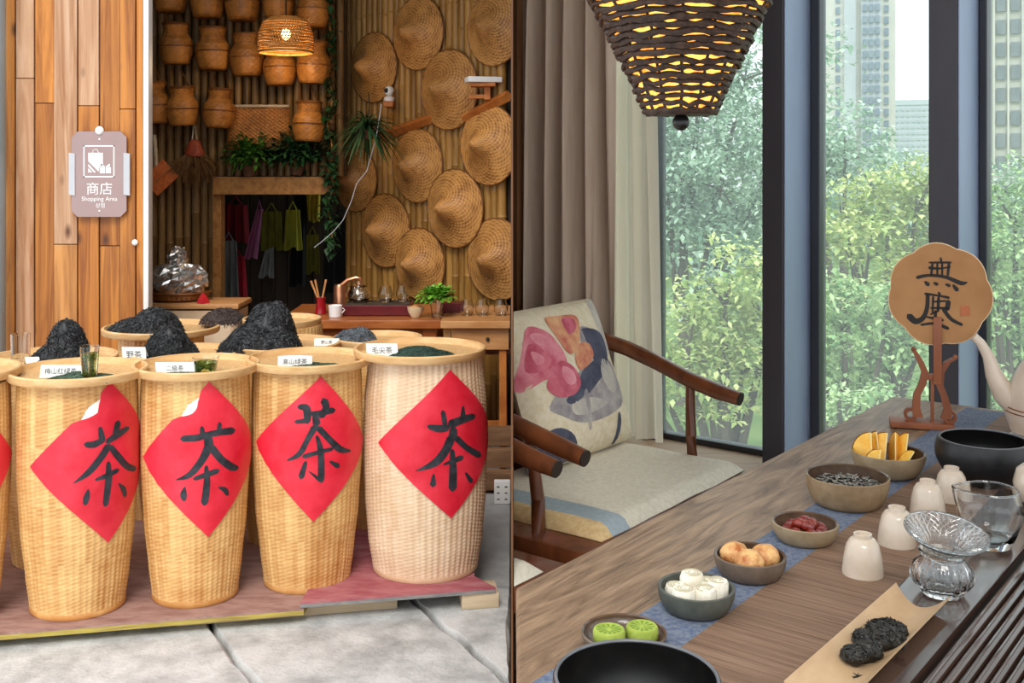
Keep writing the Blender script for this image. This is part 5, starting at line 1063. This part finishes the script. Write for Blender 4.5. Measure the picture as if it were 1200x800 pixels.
def petal(pts, m, name, h=.0012):
    cx_ = sum(p[0] for p in pts)/len(pts); cy_ = sum(p[1] for p in pts)/len(pts); n = len(pts)*4; out = []
    for i in range(len(pts)):
        p0, p1, p2, p3 = pts[i-1], pts[i], pts[(i+1) % len(pts)], pts[(i+2) % len(pts)]
        for k in range(4):
            a = k/4; out.append([.5*(2*p1[j]+(p2[j]-p0[j])*a+(2*p0[j]-5*p1[j]+4*p2[j]-p3[j])*a*a+(3*p1[j]-p0[j]-3*p2[j]+p3[j])*a**3) for j in (0, 1)])
    def f(u, v):
        i = int(round(u*n)) % n; x = cx_+(out[i][0]-cx_)*max(v, .01); y = cy_+(out[i][1]-cy_)*max(v, .01); s, q = st_of(x, y); return pf(min(max(s, -.05), .99), min(max(q, .01), .99), h)
    MB().grid(f, n, 6, True).build(name, m, t, clip=1)
def pr_(n, a, b): return mat(n, a, b, (18, 18, 18), 4, .85, lo=.3, hi=.7)
pk = pr_('print_pink', (196, 84, 104), (228, 150, 158)); pk2 = pr_('print_rose', (176, 60, 84), (216, 120, 134)); rd = pr_('print_red_cream', (184, 66, 62), (226, 176, 130)); nv = pr_('print_navy', (52, 54, 74), (90, 92, 110)); gy = pr_('print_ink_grey', (128, 120, 128), (186, 178, 172)); gy2 = pr_('print_pale_grey', (168, 160, 158), (206, 198, 184))
petal([(682, 352), (692, 350), (699, 380), (703, 415), (695, 425), (684, 395), (678, 372)], gy2, 'printed_leaf', .0008)
petal([(640, 462), (665, 445), (695, 430), (712, 455), (714, 480), (690, 498), (660, 506), (636, 500), (622, 490)], gy, 'printed_leaf', .0008); petal([(630, 512), (652, 520), (662, 545), (640, 552), (612, 552), (612, 530)], nv, 'printed_leaf', .0008)
petal([(660, 400), (682, 398), (694, 412), (694, 440), (680, 458), (664, 475), (655, 470), (658, 450), (674, 435), (680, 415)], nv, 'printed_leaf', .0014); petal([(658, 398), (678, 400), (682, 418), (670, 440), (655, 455), (660, 430)], gy, 'printed_leaf', .0010); petal([(640, 480), (656, 468), (660, 476), (648, 486), (640, 486)], nv, 'printed_leaf', .0014)
petal([(620, 392), (636, 386), (656, 383), (658, 402), (654, 424), (644, 431), (632, 418)], rd, 'printed_bud', .0018); petal([(656, 418), (668, 416), (674, 428), (668, 440), (656, 448), (650, 436)], rd, 'printed_bud', .0018)
petal([(598, 408), (616, 406), (630, 420), (640, 440), (634, 456), (616, 462), (598, 470)], pk, 'printed_petal', .0018); petal([(632, 440), (648, 446), (656, 462), (648, 476), (630, 480), (618, 470), (622, 454)], pk2, 'printed_petal', .0024); petal([(600, 424), (612, 428), (622, 440), (614, 452), (600, 452)], pk2, 'printed_petal', .0024)
pk3 = pr_('print_light_pink', (206, 106, 124), (230, 160, 166))
petal([(602, 412), (614, 411), (624, 421), (618, 426), (606, 422)], pk3, 'printed_petal', .0026); petal([(634, 446), (646, 450), (650, 462), (642, 466), (634, 458)], pk3, 'printed_petal', .0030); petal([(602, 432), (610, 434), (615, 441), (608, 446)], pk3, 'printed_petal', .0030); petal([(638, 390), (652, 388), (653, 400), (644, 408)], pk2, 'printed_petal', .0026)
petal([(686, 432), (700, 440), (706, 462), (696, 470), (684, 452)], gy2, 'printed_leaf', .0014); petal([(646, 486), (668, 478), (690, 482), (672, 494), (650, 498)], gy2, 'printed_leaf', .0014)
petal([(664, 470), (668, 490), (671, 510), (668, 512), (664, 492), (660, 474)], gy, 'printed_stem', .0016); petal([(706, 492), (710, 500), (711, 525), (707, 525), (705, 505)], nv, 'printed_stem', .0016)
# ---------------- woven pendant lamp ----------------
LY2 = 1.6; kl = LY2/F; lc = P(797, 132, LY2); t = thing('woven_pendant_lamp', 'large dark vine pendant lamp glowing orange, hanging above the table', 'lamp', lc)
key = [(0, 41), (35, 56), (65, 71), (102, 88), (132, 106), (172, 119), (212, 114), (252, 96), (280, 66)]
def lr(h):
    for (a, x), (b, y) in zip(key, key[1:]):
        if h <= b: return x+(y-x)*max(0, (h-a))/(b-a)
    return key[-1][1]
vine = mat('dark_vine', (44, 30, 24), (70, 48, 36), (90, 90, 90), 4, .5, .4, (200, 200, 200)); glow = mat('glowing_liner', (226, 130, 40), (255, 190, 90), (26, 26, 60), 4, .6, emis=((255, 160, 60), 2.0, 1), lo=.3, hi=.6)
MB().lathe([(lr(h)*.93*kl, h*kl) for h in range(2, 281, 14)], 48, cap=False).build('shade_liner', glow, t)
h = 1.; k = 0
while h < 278:
    R_ = lr(h)*kl; rad = kl*random.uniform(3.0, 4.6); pts = [V((R_+kl*2.0*ns(a*1.9, k*7.1))*cos(a), (R_+kl*2.0*ns(a*1.9, k*7.1))*sin(a), h*kl+kl*5.0*ns(cos(a)*3.0+k*3.3, sin(a)*3.0, k)) for a in [2*PI*q/90 for q in range(90)]]
    MB().tube(pts, [rad*(1+.6*ns(q*.45, k*5)) for q in range(90)], 6, closed=True).build('vine_ring', vine, t); k += 1; h += random.uniform(6.8, 9.2)
for j in range(14):
    a = 2*PI*j/14+.1; MB().tube([V(lr(q)*kl*.965*cos(a+.02*sin(q)), lr(q)*kl*.965*sin(a+.02*sin(q)), q*kl) for q in range(0, 281, 10)], kl*1.9, 6).build('upright_vine', vine, t)
MB().lathe([(.0001, -3*kl), (40*kl, -3*kl), (43*kl, 0), (42*kl, 3*kl), (.0001, 3*kl)], 40).build('bottom_plate', vine, t); MB().ball((1*kl, 0, -11*kl), 10*kl).build('finial', mat('black_knob', (24, 20, 20), rough=.3), t); MB().lathe([(4*kl, -6*kl), (4*kl, 0)], 12).build('finial_neck', vine, t)
MB().tube([V(0, 0, 279*kl), V(0, 0, 2.558-lc.z)], .006, 8).build('cord', vine, t)
# ---------------- outdoors ----------------
lawn = mat('lawn', (92, 122, 62), (126, 152, 84), (1.5, 1.5, 1.5), 5, .9); GZ = -3.4
o = MB().prism([(.2, 5.2), (3.2, 3.2), (140, 20), (140, 230), (-20, 230)], lambda x, y, h: V(x, y, h), GZ-.1, GZ).build('floor_lawn', lawn, smooth=False); struct(o, 'lawn far below the tea room window')
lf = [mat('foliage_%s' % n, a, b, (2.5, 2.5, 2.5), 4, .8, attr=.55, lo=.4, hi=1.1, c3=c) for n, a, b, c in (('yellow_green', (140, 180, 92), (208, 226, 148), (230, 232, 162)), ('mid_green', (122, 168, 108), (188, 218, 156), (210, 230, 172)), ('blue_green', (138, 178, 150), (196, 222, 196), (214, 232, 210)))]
bark = mat('bark', (84, 76, 66), (112, 102, 90), (4, 4, 1), 4, .9)
def tree(lab, Y, lobes, mi, ls=.15, dens=1., trunk=None):
    c = P(trunk or lobes[0][0], 0, Y); root = V(c.x, Y, GZ); t = thing('leafy_tree', lab, 'tree', root, 0, 'trees outside the window'); f = MB(); f.a = []; g = MB(); k = Y/F
    for (px, py, rp) in lobes:
        yy = Y+random.uniform(-.5, .5); L0 = P(px, py, yy)-root; R_ = rp*k; ls2 = ls*.72; n = min(4200, int(dens*30*(R_/ls2)**2*.85))
        cl_ = [V(random.gauss(0, 1), random.gauss(0, 1), random.gauss(0, 1)).normalized()*random.uniform(.45, 1) for _ in range(26)]
        for i in range(n):
            q = random.choice(cl_)+V(random.gauss(0, .17), random.gauss(0, .17), random.gauss(0, .13)); p = L0+V(q.x*R_, q.y*R_*.8, q.z*R_)
            leaf_quad(f, p, V(random.gauss(0, 1), random.gauss(0, 1), random.gauss(.1, .6)), ls2*random.uniform(.6, 1.3), ls2*random.uniform(.5, .85), .2)
        g.tube([V(L0.x*.3, L0.y*.3, L0.z*.45), V(L0.x*.7, L0.y*.7, L0.z*.75), L0], [.07, .04, .012], 6)
        for i in range(2): q = cl_[i]; g.tube([L0*.92, L0+V(q.x*R_, q.y*R_, q.z*R_)*.8], [.03, .008], 5)
    f.build('foliage', lf[mi], t, smooth=False); g.tube([V(0, 0, 0), V(.03, 0, 1.2), V(0, 0, max(1.6, (P(0, lobes[0][1], Y).z-GZ)*.5))], [.16, .13, .10], 8).build('trunk', bark, t)
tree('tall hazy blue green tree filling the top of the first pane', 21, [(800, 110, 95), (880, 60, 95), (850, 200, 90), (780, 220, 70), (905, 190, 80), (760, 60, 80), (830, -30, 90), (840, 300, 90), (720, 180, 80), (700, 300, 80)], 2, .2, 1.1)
tree('bright yellow green tree low in the first pane', 12.5, [(850, 330, 62), (800, 400, 62), (872, 410, 62), (830, 450, 56), (905, 360, 50), (770, 440, 50), (842, 385, 50), (720, 400, 56), (680, 440, 56)], 0, .13, .9)
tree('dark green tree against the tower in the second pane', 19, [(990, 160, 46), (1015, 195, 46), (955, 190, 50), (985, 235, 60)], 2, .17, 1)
tree('broad yellow green tree in the middle of the second pane', 14, [(1040, 235, 56), (990, 260, 52), (1075, 225, 46), (1010, 310, 58), (1070, 300, 52), (1100, 250, 40)], 0, .14, 1)
tree('mid green tree low in the second pane', 11.5, [(990, 360, 50), (1040, 370, 54), (960, 400, 46), (1080, 400, 50), (1010, 430, 48), (1055, 440, 48), (960, 450, 40)], 1, .12, 1)
tree('green tree behind the kettle spout', 13, [(1190, 235, 50), (1160, 290, 42), (1215, 290, 46), (1180, 350, 46), (1220, 370, 46), (1150, 390, 40), (1195, 430, 46), (1240, 240, 50), (1160, 455, 36)], 1, .13, 1)
tree('low shrub with pinkish tips beyond the table corner', 9.5, [(985, 475, 34), (1030, 470, 30), (1165, 470, 26), (945, 490, 30)], 1, .10, .9)
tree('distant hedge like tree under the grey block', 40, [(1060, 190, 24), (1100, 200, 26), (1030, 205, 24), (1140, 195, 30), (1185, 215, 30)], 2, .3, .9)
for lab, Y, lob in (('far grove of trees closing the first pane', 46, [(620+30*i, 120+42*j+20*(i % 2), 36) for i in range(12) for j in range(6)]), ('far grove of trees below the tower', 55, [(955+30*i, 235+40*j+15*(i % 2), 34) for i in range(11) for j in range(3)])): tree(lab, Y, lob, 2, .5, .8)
# buildings
bw_ = [mat('tower_wall_%d' % i, a, b, (.3, .3, .3), 3, .9) for i, (a, b) in enumerate((((206, 204, 196), (216, 214, 206)), ((188, 196, 202), (200, 206, 210)), ((196, 206, 212), (206, 214, 218)), ((190, 190, 178), (202, 202, 190))))]
wg = mat('tower_window', (120, 138, 154), (140, 156, 168), (1, 1, 1), 2, .2); wg2 = mat('office_window', (112, 122, 126), (132, 140, 142), (1, 1, 1), 2, .3)  # second one: duller grey glass for the office building
def tower(lab, Y, x0, x1, y0, colsx, rows, dy, ww, wh, mi, wm, ystart, depth=12, bands=()):
    k = Y/F; c = P((x0+x1)/2, 0, Y); zt = P(0, y0, Y).z; t = thing('apartment_tower', lab, 'building', V(c.x, Y, GZ), -math.atan2(c.x, Y)); w = (x1-x0)*k
    MB().box((0, depth/2, (zt-GZ)/2), (w, depth, zt-GZ)).build('wall', bw_[mi], t, smooth=False); wo = None; MB().box((0, depth/2, zt-GZ+.4), (w*1.02, depth*1.02, .8)).build('parapet', bw_[mi], t, smooth=False)
    for px0, px1, pr in bands: MB().box((((px0+px1)/2-(x0+x1)/2)*k, -pr/2, (zt-GZ)/2), ((px1-px0)*k, pr, zt-GZ-1)).build('pilaster', bw_[(mi+1) % 4], t, smooth=False)
    for cx_, pr in colsx:
        for r in range(rows):
            z = P(0, ystart+dy*r, Y).z-GZ
            if z > zt-GZ-.3: continue
            if wo is None: wo = MB().box((0, 0, 0), (ww*k, .3, wh*k)).build('window', wm, t, smooth=False); o = wo
            else: o = dup(wo); o.parent = t
            o.location = ((cx_-(x0+x1)/2)*k, -.05-pr, z)
tower('pale high rise with balcony columns seen in the second pane', 110, 968, 1047, -260, [(983, 0), (1013, 1.2), (1020, 1.2), (1027, 1.2), (1037, 0)], 34, 13.4, 5, 8, 0, wg, -270, 14, [(990, 1003, .6), (1009, 1031, 1.1)])
tower('low grey distant apartment block', 170, 1040, 1090, 123, [(1046+6*i, 0) for i in range(8)], 9, 7, 3, 3, 2, bw_[1], 128, 14)
tower('high rise sliver behind the dark window column', 130, 1090, 1128, -240, [(1094+7*i, 0) for i in range(5)], 40, 11, 4, 6, 1, wg, -250, 14)
tower('beige office building with a window grid behind the kettle', 75, 1164, 1290, -200, [(1178+15.5*i, 0) for i in range(8)], 17, 27, 9.5, 17, 3, wg2, -160, 12, [(1169.5+15.5*i, 1171.5+15.5*i, .35) for i in range(9)])
